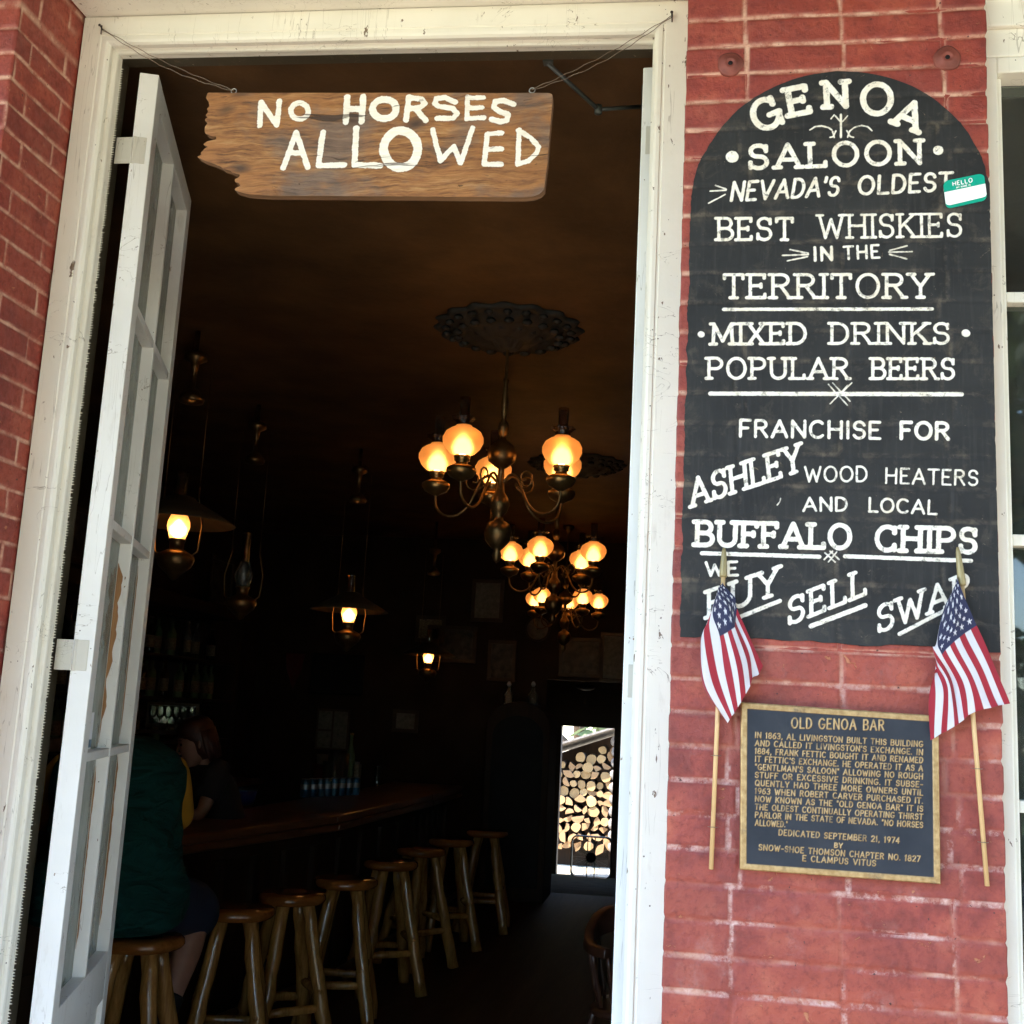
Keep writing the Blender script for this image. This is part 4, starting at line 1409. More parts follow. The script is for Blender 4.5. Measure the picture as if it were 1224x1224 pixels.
# ---- chandeliers
UZ0 = Vector((0, 0, 1))
def chandelier(angles, loc, label):
    t = thing('chandelier', loc, label, 'chandelier', 'lit oil lamp chandeliers along the ceiling')
    o = Vector(loc)
    g = MB()
    zc = 3.355 - loc[2]
    g.lathe([(.05, zc), (.055, zc - .02), (.03, zc - .05), (.012, zc - .075), (.007, zc - .09), (.007, .36), (.014, .35), (.009, .33), (.013, .30), (.017, .25), (.013, .19), (.009, .17), (.022, .15), (.026, .125), (.018, .10), (.012, .09),
             (.02, .075), (.055, .045), (.066, .01), (.060, -.02), (.03, -.045), (.014, -.055), (.016, -.10), (.02, -.16), (.038, -.185), (.046, -.215), (.034, -.25), (.02, -.265), (.022, -.285), (.05, -.30), (.062, -.335), (.055, -.375), (.03, -.405), (.014, -.42), (.022, -.44), (.014, -.462), (0.0005, -.475)], o, 20)
    g.build('stem', 'old_brass', t)
    for a in angles:
        a = math.radians(a)
        d = Vector((math.sin(a), math.cos(a), 0))
        P = lambda r, z: o + d * r + Vector((0, 0, z))
        g = MB()
        ctrl = [(.012, -.12), (.05, -.085), (.085, -.10), (.115, -.16), (.15, -.225), (.20, -.262), (.255, -.262), (.295, -.23), (.305, -.185), (.305, -.165)]
        pts = []
        for i in range(len(ctrl) - 1):
            p0, p1, p2, p3 = ctrl[max(i - 1, 0)], ctrl[i], ctrl[i + 1], ctrl[min(i + 2, len(ctrl) - 1)]
            for k in range(5):
                f = k / 5
                pts.append(P(cat(p0[0], p1[0], p2[0], p3[0], f), cat(p0[1], p1[1], p2[1], p3[1], f)))
        pts.append(P(.305, -.16))
        g.tube(pts, .0062, 7)
        g.tube([P(.125 + (.052 - .0062 * k * .55) * math.cos(k * .62 + 3.6), -.105 + (.052 - .0062 * k * .55) * math.sin(k * .62 + 3.6)) for k in range(14)], .0045, 6)
        g.build('arm', 'old_brass', t)
        c = P(.305, 0)
        g = MB()
        g.lathe([(.012, -.172), (.022, -.165), (.050, -.152), (.064, -.130), (.062, -.116), (.040, -.104), (.026, -.098), (.026, -.088), (.033, -.084), (.033, -.074), (.036, -.066), (.030, -.064), (.014, -.064)], c, 20)
        f = g.build('lamp_font', 'brass', t)
        g = MB()
        g.lathe([(.034, -.062), (.052, -.052), (.074, -.030), (.086, -.004), (.086, .016), (.074, .040), (.054, .054), (.038, .061), (.033, .068)], c, 26, None, False)
        g.build('globe', 'globe', f)
        g = MB(); g.lathe([(.033, .0685), (.032, .080), (.038, .092), (.050, .100), (.046, .104)], c, 36, None, False, lambda th, i: 1 + (.13 * math.sin(th * 9) if i >= 2 else 0)); g.build('crown', 'amber_glass', f)
        g = MB(); g.lathe([(.023, .05), (.022, .12), (.023, .19)], c, 16, None, False); g.build('chimney', 'amber_glass', f)
        g = MB(); g.lathe([(.008, -.060), (.022, -.050), (.031, -.030), (.030, -.010), (.020, .010), (.001, .020)], c, 14); g.build('flame', 'flame', f)
    return t


c1 = at(600, 546, 2.67); c2 = at(664, 662, 5.43); c3 = at(676, 716, 8.0)
chandelier([-17, 55, 113, 203, 279], c1, 'nearest and largest of the three lit five-lamp chandeliers, hanging by the doorway')
chandelier([263, 192, 118, 30, 318], c2, 'middle one of the three lit five-lamp chandeliers')
chandelier([0, 72, 144, 216, 288], c3, 'farthest and smallest of the three lit five-lamp chandeliers')


def medallion(c, R, label):
    g = MB()
    g.lathe([(R * .98, 0.0), (R, -.006), (R * .93, -.022), (R * .85, -.012), (R * .78, -.020), (R * .66, -.046), (R * .55, -.034), (R * .47, -.05), (R * .33, -.075), (R * .22, -.07), (R * .14, -.10), (R * .1, -.105)], Vector((c.x, c.y, 3.361)), 96, None, True,
            lambda th, i: 1 + (.045 * math.sin(16 * th) if i < 4 else .05 * math.sin(12 * th + i)))
    r2 = random.Random(3)
    for ring, n, q in ((.86, 22, .055), (.70, 18, .06), (.42, 12, .06)):
        for k in range(n):
            a = 2 * math.pi * k / n
            p = Vector((c.x + math.cos(a) * R * ring, c.y + math.sin(a) * R * ring, 3.361 - .026 - (.02 if ring < .8 else 0)))
            g.ball(p, R * q, 8, 1.2, 1.2, .7)
    o = g.build('ceiling_medallion', 'medallion_plaster')
    return tag(o, label, 'medallion', 'ceiling medallions above the chandeliers')


plain('medallion_plaster', (.022, .024, .022), .7, 0, .4, 30, .4)
medallion(Vector((c1.x + .0, c1.y, 0)), .33, 'dark scalloped ceiling medallion above the nearest chandelier')
medallion(Vector((c2.x + .12, c2.y, 0)), .33, 'dark scalloped ceiling medallion above the middle chandelier')


# ---- hanging lamps over the bar
def hang_lamp(c, k, lit, label, shade=True):
    t = thing('hanging_lamp', c, label, 'lamp', 'hanging oil lamps over the bar')
    c = Vector(c)
    S = lambda pf: [(r * k, z * k) for r, z in pf]
    g = MB(); g.lathe(S([(.004, -.235), (.02, -.225), (.03, -.21), (.075, -.17), (.088, -.135), (.080, -.115), (.045, -.098), (.032, -.090), (.034, -.060), (.040, -.052), (.040, -.045), (.03, -.044)]), c, 22)
    f = g.build('lamp_font', 'old_brass', t)
    g = MB(); g.lathe(S([(.034, -.044), (.042, -.02), (.052, .015), (.050, .035), (.036, .07), (.028, .10)]), c, 20, None, False); g.build('glass_cup', 'globe' if lit else 'clear_glass', f)
    g = MB(); g.lathe(S([(.024, .10), (.023, .18), (.025, .27)]), c, 14, None, False); g.build('chimney', 'amber_glass', f)
    if lit:
        g = MB(); g.lathe(S([(.008, -.035), (.024, -.015), (.026, .01), (.012, .03), (.001, .042)]), c, 10); g.build('flame', 'lamp_flame', f)
    if shade:
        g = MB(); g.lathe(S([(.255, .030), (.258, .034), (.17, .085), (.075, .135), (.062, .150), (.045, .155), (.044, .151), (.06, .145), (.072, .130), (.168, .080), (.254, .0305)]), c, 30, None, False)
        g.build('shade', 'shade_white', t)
    g = MB()
    for s in (-1, 1):
        pts = [c + Vector((s * .03, 0, -.15)) * k, c + Vector((s * .105, 0, -.10)) * k, c + Vector((s * .115, 0, .02)) * k, c + Vector((s * .085, 0, .15)) * k, c + Vector((s * .085, 0, .20)) * k]
        g.tube(pts, .004 * k, 6)
        q = Vector((c.x + s * .085 * k, c.y, c.z + .20 * k))
        g.tube([q, Vector((q.x, q.y, min(c.z + .95, 3.2)))], .0022, 5)
    g.build('bail', 'old_brass', t)
    g = MB()
    zt = min(c.z + .95, 3.2) - c.z
    g.lathe([(.012, 3.36 - c.z), (.012, zt + .06), (.05, zt + .05), (.055, zt + .02), (.02, zt), (.012, zt - .06), (.012, zt - .12), (.03, zt - .13), (.062, zt - .17), (.055, zt - .19), (.01, zt - .20)], c, 16)
    g.build('pulley_weight', 'old_brass', t)
    return t


hang_lamp(at(213, 633, 2.7), 1.0, True, 'lit hanging lamp with wide pale shade nearest the open door')
hang_lamp(at(417, 736, 5.1), 1.0, True, 'lit hanging lamp over the middle of the bar')
hang_lamp(at(512, 787, 8.0), .95, True, 'small lit hanging lamp at the far end of the bar')
hang_lamp(at(291, 692, 4.0), 1.0, False, 'unlit hanging lamp behind the lit lamp nearest the door', False)

# ---- bar counter
FE = [(-2.66, 1.0), (-2.30, 2.8), (-1.985, 4.3), (-1.91, 6.4), (-1.93, 7.6)]
bar = thing('bar_counter', (-2.2, 4.3, 0), 'long dark wooden bar counter running from behind the door to the back wall', 'bar counter')


def off(pts, d):
    out = []
    for i, p in enumerate(pts):
        a = Vector(pts[max(i - 1, 0)]); b = Vector(pts[min(i + 1, len(pts) - 1)])
        t = (b - a).normalized(); n = Vector((t.y, -t.x))
        out.append((p[0] + n.x * d, p[1] + n.y * d))
    return out


def strip_solid(mb, A, B, z0, z1):
    for i in range(len(A) - 1):
        mb.hexa([(*A[i], z0), (*A[i + 1], z0), (*B[i + 1], z0), (*B[i], z0)], [(*A[i], z1), (*A[i + 1], z1), (*B[i + 1], z1), (*B[i], z1)])


g = MB(); strip_solid(g, FE, off(FE, -.60), .985, 1.03); g.build('top', 'bar_wood', bar, .01)
g = MB(); strip_solid(g, off(FE, .012), off(FE, -.03), .945, .984); g.build('edge_rail', 'bar_wood', bar, .012)
g = MB(); strip_solid(g, off(FE, -.14), off(FE, -.56), .0, .984)
a = off(FE, -.125)
strip_solid(g, a, off(FE, -.139), .0, .14); strip_solid(g, a, off(FE, -.139), .86, .944); strip_solid(g, a, off(FE, -.139), .50, .55)
for i in range(len(a) - 1):
    n = 5
    for k in range(n + 1):
        p = Vector(a[i]).lerp(Vector(a[i + 1]), (k + .02) / (n + .04))
        g.box((p.x - .03, p.y - .03, .1405), (p.x + .008, p.y + .03, .859))
g.build('front_panel', 'dark_wood', bar, .004)
g = MB(); g.tube([(*p, .17) for p in off(FE, .03)], .022, 10)
for p in off(FE, -.05): g.tube([(p[0], p[1], .17), (p[0] + .08, p[1], .17)], .012, 8)
g.build('foot_rail', 'old_brass', bar)

# ---- log bar stools


def leg_bm(a, seed, r0=.15, r1=.215):
    r2 = random.Random(seed)
    g = MB()
    d = Vector((math.cos(a), math.sin(a), 0))
    pts = []; rs = []
    for i in range(10):
        f = i / 9
        p = d * (.085 + (.255 - .085) * f) + Vector((0, 0, .70 * (1 - f)))
        p += Vector((r2.uniform(-.004, .004), r2.uniform(-.004, .004), 0))
        pts.append(p); rs.append(.031 + .006 * f + r2.uniform(-.004, .004))
    g.tube(pts, rs, 10)
    for k in range(2):
        i = r2.randint(3, 7); g.ball(pts[i] + d.cross(Vector((0, 0, 1))) * .022 * r2.choice((-1, 1)) + d * .012, .014, 8)
    return g


def make_stool():
    t = thing('bar_stool', (0, 0, 0), '', 'bar stool')
    g = MB()
    wob = lambda th, i: 1 + .025 * math.sin(2 * th + 1) + .018 * math.sin(5 * th)
    g.lathe([(.135, .695), (.155, .70), (.166, .715), (.163, .732), (.152, .742), (.08, .745), (.0005, .745)], (0, 0, 0), 36, None, True, wob)
    g.build('seat', 'seat_wood', t)
    for k in range(4):
        leg_bm(math.radians(45 + 90 * k), 10 + k).build('leg', 'log_wood', t)
    for k in range(4):
        a, b = math.radians(45 + 90 * k), math.radians(135 + 90 * k)
        z = .22 + .07 * (k % 2); rr = .255 - (.17) * z / .70
        A = Vector((math.cos(a) * rr, math.sin(a) * rr, z)); B = Vector((math.cos(b) * rr, math.sin(b) * rr, z + .015))
        g = MB(); g.tube([A, A.lerp(B, .3) + Vector((0, 0, .004)), A.lerp(B, .7), B], [.019, .022, .021, .018], 8); g.build('rung', 'log_wood', t)
    return t


stool = make_stool()
names = ['log bar stool under the seated man, nearest the doorway', 'empty log bar stool just right of the seated man', 'empty log bar stool third from the doorway', 'empty log bar stool fourth from the doorway',
         'empty log bar stool fifth from the doorway', 'empty log bar stool sixth from the doorway', 'empty log bar stool seventh from the doorway', 'log bar stool at the far end of the bar']
spots = [(167, 1117, .745, 8), (284, 1083, .745, 20), (350, 1066, .745, 38), (414, 1049, .745, 12), (468, 1028, .745, 30), (504, 1013, .745, 50), (540, 1002, .745, 25), (582, 992, .745, 5)]
for i, (px, py, z, rz) in enumerate(spots):
    p = atz(px, py, z)
    if i == 0:
        s = stool; s.location = (p.x, p.y, 0); s.rotation_euler = (0, 0, math.radians(rz)); s['label'] = names[0]; s['group'] = 'log bar stools along the bar'
        ST0 = Vector((p.x, p.y, 0))
    else:
        copy_tree(stool, (p.x, p.y, 0), math.radians(rz), names[i], 'log bar stools along the bar')

# ---- things on the bar
BT = 1.03


def lathe_thing(name, loc, parts, label, cat, group=None, n=16):
    t = thing(name, loc, label, cat, group)
    for nm, pf, m in parts:
        g = MB(); g.lathe(pf, loc, n); g.build(nm, m, t)
    return t


canp = [('body', [(.027, 0), (.033, .008), (.033, .108), (.027, .118)], 'can_blue'), ('lid', [(.0265, .1182), (.0262, .1222), (.022, .1205), (.0005, .1205)], 'can_silver'), ('band', [(.0333, .052), (.0336, .053), (.0336, .085), (.0333, .086)], 'can_silver')]
A, B = atz(364, 953, BT), atz(424, 950, BT)
cn = ['leftmost drink can in the row on the bar', 'second drink can from the left in the row on the bar', 'third drink can from the left in the row on the bar', 'fourth drink can from the left in the row on the bar', 'fourth drink can from the right in the row on the bar',
      'third drink can from the right in the row on the bar', 'second drink can from the right in the row on the bar', 'rightmost drink can in the row on the bar']
for i in range(8):
    p = A.lerp(B, i / 7); p.z = BT
    lathe_thing('drink_can', p, canp, cn[i], 'can', 'drink cans lined up on the bar')
# tall glasses standing behind the cans
for i, (px, k, lab) in enumerate(((389, .9, 'shortest clear tumbler of a cluster behind the drink cans'), (398, 1.35, 'tallest clear glass vase behind the drink cans'), (409, 1.2, 'tall clear glass between two others behind the drink cans'))):
    p = atz(px, 938, BT); p.z = BT
    lathe_thing('tall_glass', p, [('glass', [(.030 * k, 0), (.030 * k, .01), (.036 * k, .2 * k), (.034 * k, .2 * k), (.0285 * k, .014), (.0005, .013)], 'clear_glass')], lab, 'glass', 'tall glasses on the bar')
p = atz(423, 932, BT); p.z = BT
t = thing('napkin_dispenser', p, 'small tan napkin box on the bar behind the drink cans', 'napkin box')
MB().box(p + Vector((-.05, -.04, 0)), p + Vector((.05, .04, .13))).build('box', 'label', t, .006); MB().box(p + Vector((-.035, -.028, .1302)), p + Vector((.035, .028, .15))).build('napkins', 'paper', t)
p = atz(416, 936, BT); p = p + Vector((-.1, .35, 0)); p.z = BT
lathe_thing('green_bottle', p, [('bottle', [(.036, 0), (.038, .01), (.038, .20), (.028, .25), (.014, .30), (.014, .37), (.016, .375)], 'green_glass'), ('cap', [(.0165, .3752), (.0165, .392), (.0005, .393)], 'brass')], 'tall pale green bottle catching the light on the bar', 'bottle')
p = atz(283, 962, BT); p.z = BT
lathe_thing('blue_bowl', p, [('bowl', [(.07, 0), (.10, .01), (.115, .09), (.11, .09), (.095, .02), (.0005, .015)], 'bowl_blue'), ('rim', [(.1155, .088), (.118, .094), (.1155, .098), (.112, .094)], 'can_blue')], 'round blue bowl on the bar before the bartender', 'bowl', None, 24)
p = atz(450, 940, BT); p.z = BT
lathe_thing('shot_glass', p, [('glass', [(.02, 0), (.02, .012), (.026, .16), (.0245, .16), (.0185, .016), (.0005, .015)], 'clear_glass')], 'slim clear glass alone on the bar right of the cans', 'glass')
p = atz(378, 931, BT) + Vector((0, .12, 0)); p.z = BT
lathe_thing('red_tub', p, [('tub', [(.07, 0), (.085, .12), (.08, .12), (.066, .01), (.0005, .008)], 'red_cloth'), ('straws', [(.03, .02), (.05, .2), (.0005, .2)], 'paper')], 'red plastic tub of straws behind the drink cans', 'tub')

# ---- back bar with shelves and bottles along the left wall
bb = thing('back_bar', (-4.0, 4.6, 0), 'dark wooden back bar with shelves and mirror along the left wall', 'back bar')
g = MB(); g.box((-4.38, 1.6, 0), (-3.86, 7.9, .92)); g.build('cabinet', 'dark_wood', bb, .005)
for k in range(8): MB().box((-3.8595, 1.7 + .77 * k, .10), (-3.845, 2.4 + .77 * k, .82)).build('cabinet_door', 'bar_wood', bb, .004)
g = MB(); g.box((-4.38, 1.55, .9205), (-3.82, 7.95, .96)); g.build('worktop', 'bar_wood', bb, .006)
for z in (1.28, 1.62, 1.95):
    MB().box((-4.38, 1.7, z), (-4.12, 7.8, z + .025)).build('shelf', 'dark_wood', bb, .003)
for y in (1.66, 3.7, 5.75, 7.8):
    MB().box((-4.379, y - .04, .9605), (-4.10, y + .04, 2.35)).build('post', 'dark_wood', bb, .004)
MB().box((-4.379, 1.6, 2.351), (-4.06, 7.9, 2.46)).build('cornice', 'dark_wood', bb, .01)
plain('mirror', (.55, .57, .6), .06, 1.0, .1, 4, .02)
MB().box((-4.392, 1.72, 1.0), (-4.382, 7.75, 2.33)).build('mirror', 'mirror', bb)
bottle_pf = lambda h, r: [('bottle', [(r * .95, 0), (r, .01), (r, h * .6), (r * .8, h * .68), (r * .34, h * .78), (r * .32, h * .95), (r * .4, h * .955)], 0), ('cap', [(r * .38, h * .9552), (r * .38, h), (.0005, h * 1.002)], 'iron'), ('label', [(r * 1.015, h * .16), (r * 1.02, h * .165), (r * 1.02, h * .48), (r * 1.015, h * .485)], 'label')]
bg_ = 'liquor bottles along the back bar shelves'
protos = []
for m, h, r, kind in (('amber_glass', .30, .036, 'amber'), ('dark_bottle', .29, .038, 'dark'), ('clear_glass', .31, .034, 'clear'), ('green_glass', .30, .037, 'green')):
    t = thing('liquor_bottle', (0, 0, 0), '', 'bottle', bg_)
    for nm, pf, mt in bottle_pf(h, r):
        g = MB(); g.lathe(pf, (0, 0, 0), 14); g.build(nm, mt or m, t)
    protos.append((t, kind))
used = set()
rb = random.Random(21)
for zi, z in enumerate((.96, 1.305, 1.645, 1.975)):
    lvl = ['worktop', 'lowest shelf', 'middle shelf', 'top shelf'][zi]
    y = 2.0 + .1 * zi
    while y < 7.6:
        t, kind = protos[rb.randrange(4)]
        if min(abs(y - q) for q in (1.66, 3.7, 5.75, 7.8)) > .09:
            loc = (-4.24 + rb.uniform(-.03, .05) + (.12 if zi == 0 else 0), y, z)
            lab = '%s glass liquor bottle standing on the %s of the back bar' % (kind, lvl)
            if kind not in used:
                used.add(kind); t.location = loc; t['label'] = lab
            else:
                copy_tree(t, loc, 0, lab, bg_)
        y += rb.uniform(.13, .34)

# glass jar, mirror added to throw daylight glints, stem glasses, till
p = Vector((-3.95, 3.15, .96))
lathe_thing('glass_jar', p + Vector((-.15, .25, 1.02)), [('jar', [(.08, 0), (.12, .02), (.13, .16), (.09, .24), (.085, .28), (.08, .28), (.085, .235), (.122, .155), (.112, .03), (.0005, .02)], 'clear_glass'), ('lid', [(.095, .2805), (.095, .30), (.03, .32), (.0005, .34)], 'old_brass')], 'big round glass jar with brass lid on the back bar top shelf', 'jar', None, 24)
mp_ = at(207, 850, 5.2)
t = thing('glint_mirror', mp_, 'small mirror added behind glasses on the back bar to make bright glints', 'mirror')
nrm = (Vector((CAMC.x + .1, CAMC.y, 0)) - Vector((mp_.x, mp_.y, 0))).normalized(); tn = Vector((-nrm.y, nrm.x, 0))
g = MB()
for a_, b_, c_, d_ in ((-.17, .17, -.11, -.085), (-.17, .17, .035, .055), (-.17, -.145, -.0849, .0349), (.145, .17, -.0849, .0349)):
    g.prism([mp_ + tn * a_ + UZ0 * c_, mp_ + tn * b_ + UZ0 * c_, mp_ + tn * b_ + UZ0 * d_, mp_ + tn * a_ + UZ0 * d_], -nrm * .02)
g.build('frame', 'frame_gilt', t, .003)
g = MB(); g.prism([mp_ + tn * -.145 + UZ0 * -.085 - nrm * .006, mp_ + tn * .145 + UZ0 * -.085 - nrm * .006, mp_ + tn * .145 + UZ0 * .035 - nrm * .006, mp_ + tn * -.145 + UZ0 * .035 - nrm * .006], -nrm * .004)
g.build('glass', 'mirror', t)
for k_ in range(6):
    pp = mp_ + tn * (-.13 + .05 * k_) + nrm * .06; pp.z = mp_.z - .16 + .03
    lathe_thing('stem_glass', pp, [('glass', [(.026, 0), (.026, .003), (.004, .006), (.004, .07), (.024, .095), (.028, .13), (.024, .165), (.0225, .165), (.026, .13), (.022, .098), (.0005, .08)], 'clear_glass'), ('rim', [(.0242, .1655), (.0235, .1675), (.0228, .1655)], 'can_silver')],
                'stemmed glass standing in the row before the small added glint mirror', 'glass', 'stemmed glasses before the bar mirror')
MB().prism([mp_ + tn * -.22 + UZ0 * -.13 + nrm * .12, mp_ + tn * .22 + UZ0 * -.13 + nrm * .12, mp_ + tn * .22 + UZ0 * -.13 - nrm * .05, mp_ + tn * -.22 + UZ0 * -.13 - nrm * .05], (0, 0, -.02)).build('shelf', 'dark_wood', t)
t = thing('cash_register', (-4.0, 5.1, .96), 'dark cash register on the back bar worktop', 'cash register')
g = MB(); g.prism([(-4.2, 5.0, .96), (-3.85, 5.0, .96), (-3.85, 5.0, 1.08), (-3.98, 5.0, 1.22), (-4.2, 5.0, 1.22)], (0, .4, 0)); g.build('body', 'black_plastic', t, .006)
g = MB(); g.box((-4.16, 5.08, 1.2205), (-4.1, 5.32, 1.36)); g.build('display', 'black_plastic', t, .006)
t = thing('coffee_maker', (-3.95, 4.5, .96), 'pale coffee machine with black pot on the back bar worktop', 'coffee machine')
g = MB(); g.box((-4.12, 4.4, .961), (-3.84, 4.62, .99)); g.box((-4.12, 4.4, .9905), (-4.02, 4.62, 1.28)); g.box((-4.12, 4.4, 1.2805), (-3.86, 4.62, 1.36)); g.build('body', 'can_silver', t, .008)
g = MB(); g.lathe([(.06, .9915), (.07, 1.03), (.055, 1.10), (.05, 1.12), (.0005, 1.121)], (-3.93, 4.51, 0), 18); g.build('pot', 'black_plastic', t)


# ---- wall hung things at the back and left
def framed(loc, w, h, axis, label, cat='picture', fm='frame_gilt', pm='picture', name='framed_picture'):
    """axis 'y': hangs on the back wall facing -y ; 'x': on the left wall facing +x"""
    t = thing(name, loc, label, cat, 'framed pictures and notices on the saloon walls' if name == 'framed_picture' else None)
    x, y, z = loc
    B_ = lambda a, b, d0, d1: ((x + a[0], y - d1, z + a[1]), (x + b[0], y - d0, z + b[1])) if axis == 'y' else ((x + d0, y + a[0], z + a[1]), (x + d1, y + b[0], z + b[1]))
    f = .035
    g = MB()
    for a, b in (((-w / 2, -h / 2), (w / 2, -h / 2 + f)), ((-w / 2, h / 2 - f), (w / 2, h / 2)), ((-w / 2, -h / 2 + f), (-w / 2 + f, h / 2 - f)), ((w / 2 - f, -h / 2 + f), (w / 2, h / 2 - f))):
        g.box(*B_(a, b, .001, .028))
    g.build('frame', fm, t, .003)
    g = MB(); g.box(*B_((-w / 2 + f, -h / 2 + f), (w / 2 - f, h / 2 - f), .002, .012)); g.build('print', pm, t)
    return t


def bw(px, py): return at(px, py, 8.995)


framed(bw(583, 718), .32, .42, 'y', 'pale framed paper notice on the back wall left of the farthest chandelier', pm='paper')
framed(bw(694, 786), .42, .38, 'y', 'dark framed picture on the back wall above the rear doorway')
framed(bw(736, 786), .30, .48, 'y', 'large framed print on the back wall at the right of the rear doorway top', pm='paper')
framed(bw(485, 862), .26, .22, 'y', 'small white notice on the back wall over the far end of the bar', pm='paper')
framed(bw(540, 770), .5, .36, 'y', 'wide dark framed picture high on the back wall')
framed(bw(515, 752), .30, .26, 'y', 'faded square print on the back wall beside the small lit lamp', pm='label')
framed(bw(600, 790), .28, .4, 'y', 'narrow dark portrait on the back wall over the arched cabinet')
framed((-4.395, 7.9, 2.7), .5, .5, 'x', 'square framed picture high on the left wall near the back')
framed((-4.395, 5.2, 2.75), .6, .4, 'x', 'wide framed picture high on the left wall above the back bar')
framed((-4.395, 3.4, 2.8), .42, .52, 'x', 'upright framed picture high on the left wall near the front')
# television
t = thing('television', bw(405, 806) + Vector((0, -.05, 0)), 'black flat television on the back wall over the bar end', 'television')
p = bw(405, 806)
MB().box((p.x - .27, 8.93, p.z - .20), (p.x + .27, 8.97, p.z + .20)).build('casing', 'black_plastic', t, .008)
MB().box((p.x - .255, 8.927, p.z - .185), (p.x + .255, 8.9298, p.z + .185)).build('screen', 'black_plastic', t)
MB().box((p.x - .05, 8.9705, p.z - .05), (p.x + .05, 8.999, p.z + .05)).build('bracket', 'iron', t)
t = thing('notice_board', bw(398, 872), 'pale two-part notice board below the television', 'notice board')
p = bw(398, 872)
MB().box((p.x - .17, 8.975, p.z - .20), (p.x + .17, 8.998, p.z + .2)).build('board', 'board_wood', t, .004)
for a, b, c, d in ((-.15, -.01, -.18, -.02), (-.15, -.01, .0, .18), (.01, .15, -.18, .18)):
    MB().box((p.x + a, 8.9735, p.z + c), (p.x + b, 8.9748, p.z + d)).build('sheet', 'paper', t)
# round clock
p = bw(643, 752)
t = thing('wall_clock', p, 'round pale wall clock under the farthest chandelier', 'clock')
g = MB(); g.lathe([(.125, 0), (.125, .03), (.11, .036), (.105, .03)], p, 32, AXY, False); g.build('rim', 'frame_gilt', t)
g = MB(); g.lathe([(.108, .0), (.108, .026), (.0005, .0265)], p, 32, AXY); g.build('dial', 'paper', t)
g = MB(); g.prism([p + Vector(v) for v in ((-.004, -.028, -.01), (.004, -.028, -.01), (.003, -.028, .07), (-.003, -.028, .07))], (0, .001, 0)); g.prism([p + Vector(v) for v in ((-.01, -.0295, -.004), (-.01, -.0295, .004), (.05, -.0295, .003), (.05, -.0295, -.003))], (0, .001, 0)); g.build('hands', 'iron', t)
# arched cabinet (jukebox-like silhouette) at the back
a, b = at(572, 1050, 8.4), at(650, 1050, 8.4)
x0, x1 = a.x, b.x; ztop = at(610, 838, 8.4).z; r = (x1 - x0) / 2; cxx = (x0 + x1) / 2
t = thing('arched_cabinet', (cxx, 8.6, 0), 'tall black cabinet with an arched top against the back wall', 'cabinet')
pts = [(x0, 8.4, 0), (x1, 8.4, 0)] + [(cxx + r * math.cos(math.radians(k * 15)), 8.4, ztop - r * .75 + r * .75 * math.sin(math.radians(k * 15))) for k in range(13)]
g = MB(); g.prism(pts, (0, .58, 0)); g.build('case', 'dark_wood', t, .008)
pts = [(cxx + (p[0] - cxx) * .8, 8.39, .12 + (p[2]) * .86) for p in pts]
g = MB(); g.prism(pts, (0, .0095, 0)); g.build('front', 'black_plastic', t, .003)
# small glass ornaments on top of the cabinet
for i, (dx, lab) in enumerate(((-.13, 'low glass tumbler on the arched cabinet top'), (.10, 'bright cut glass decanter on the arched cabinet top'))):
    zz = ztop - r * .75 + r * .75 * math.sqrt(max(0, 1 - (dx / r) ** 2)) - .012
    lathe_thing('glass_ornament', (cxx + dx, 8.55, zz), [('glass', [(.035, 0), (.05, .02), (.05, .09), (.02, .13), (.022, .17), (.0005, .171)], 'clear_glass'), ('stopper', [(.012, .1715), (.024, .19), (.012, .215), (.0005, .22)], 'can_silver')], lab, 'glassware')
# red pennant hanging by the television
t = thing('pennant', bw(352, 800), 'dark red pennant hanging on the back wall left of the television', 'pennant')
p = bw(352, 800)
g = MB(); g.prism([(p.x - .1, 8.985, p.z + .16), (p.x + .1, 8.985, p.z + .16), (p.x + .08, 8.98, p.z), (p.x, 8.985, p.z - .2), (p.x - .08, 8.98, p.z)], (0, .004, 0)); g.build('cloth', 'red_cloth', t)
g = MB(); g.tube([(p.x - .13, 8.985, p.z + .165), (p.x + .13, 8.985, p.z + .165)], .006, 6); g.build('rod', 'dark_wood', t)


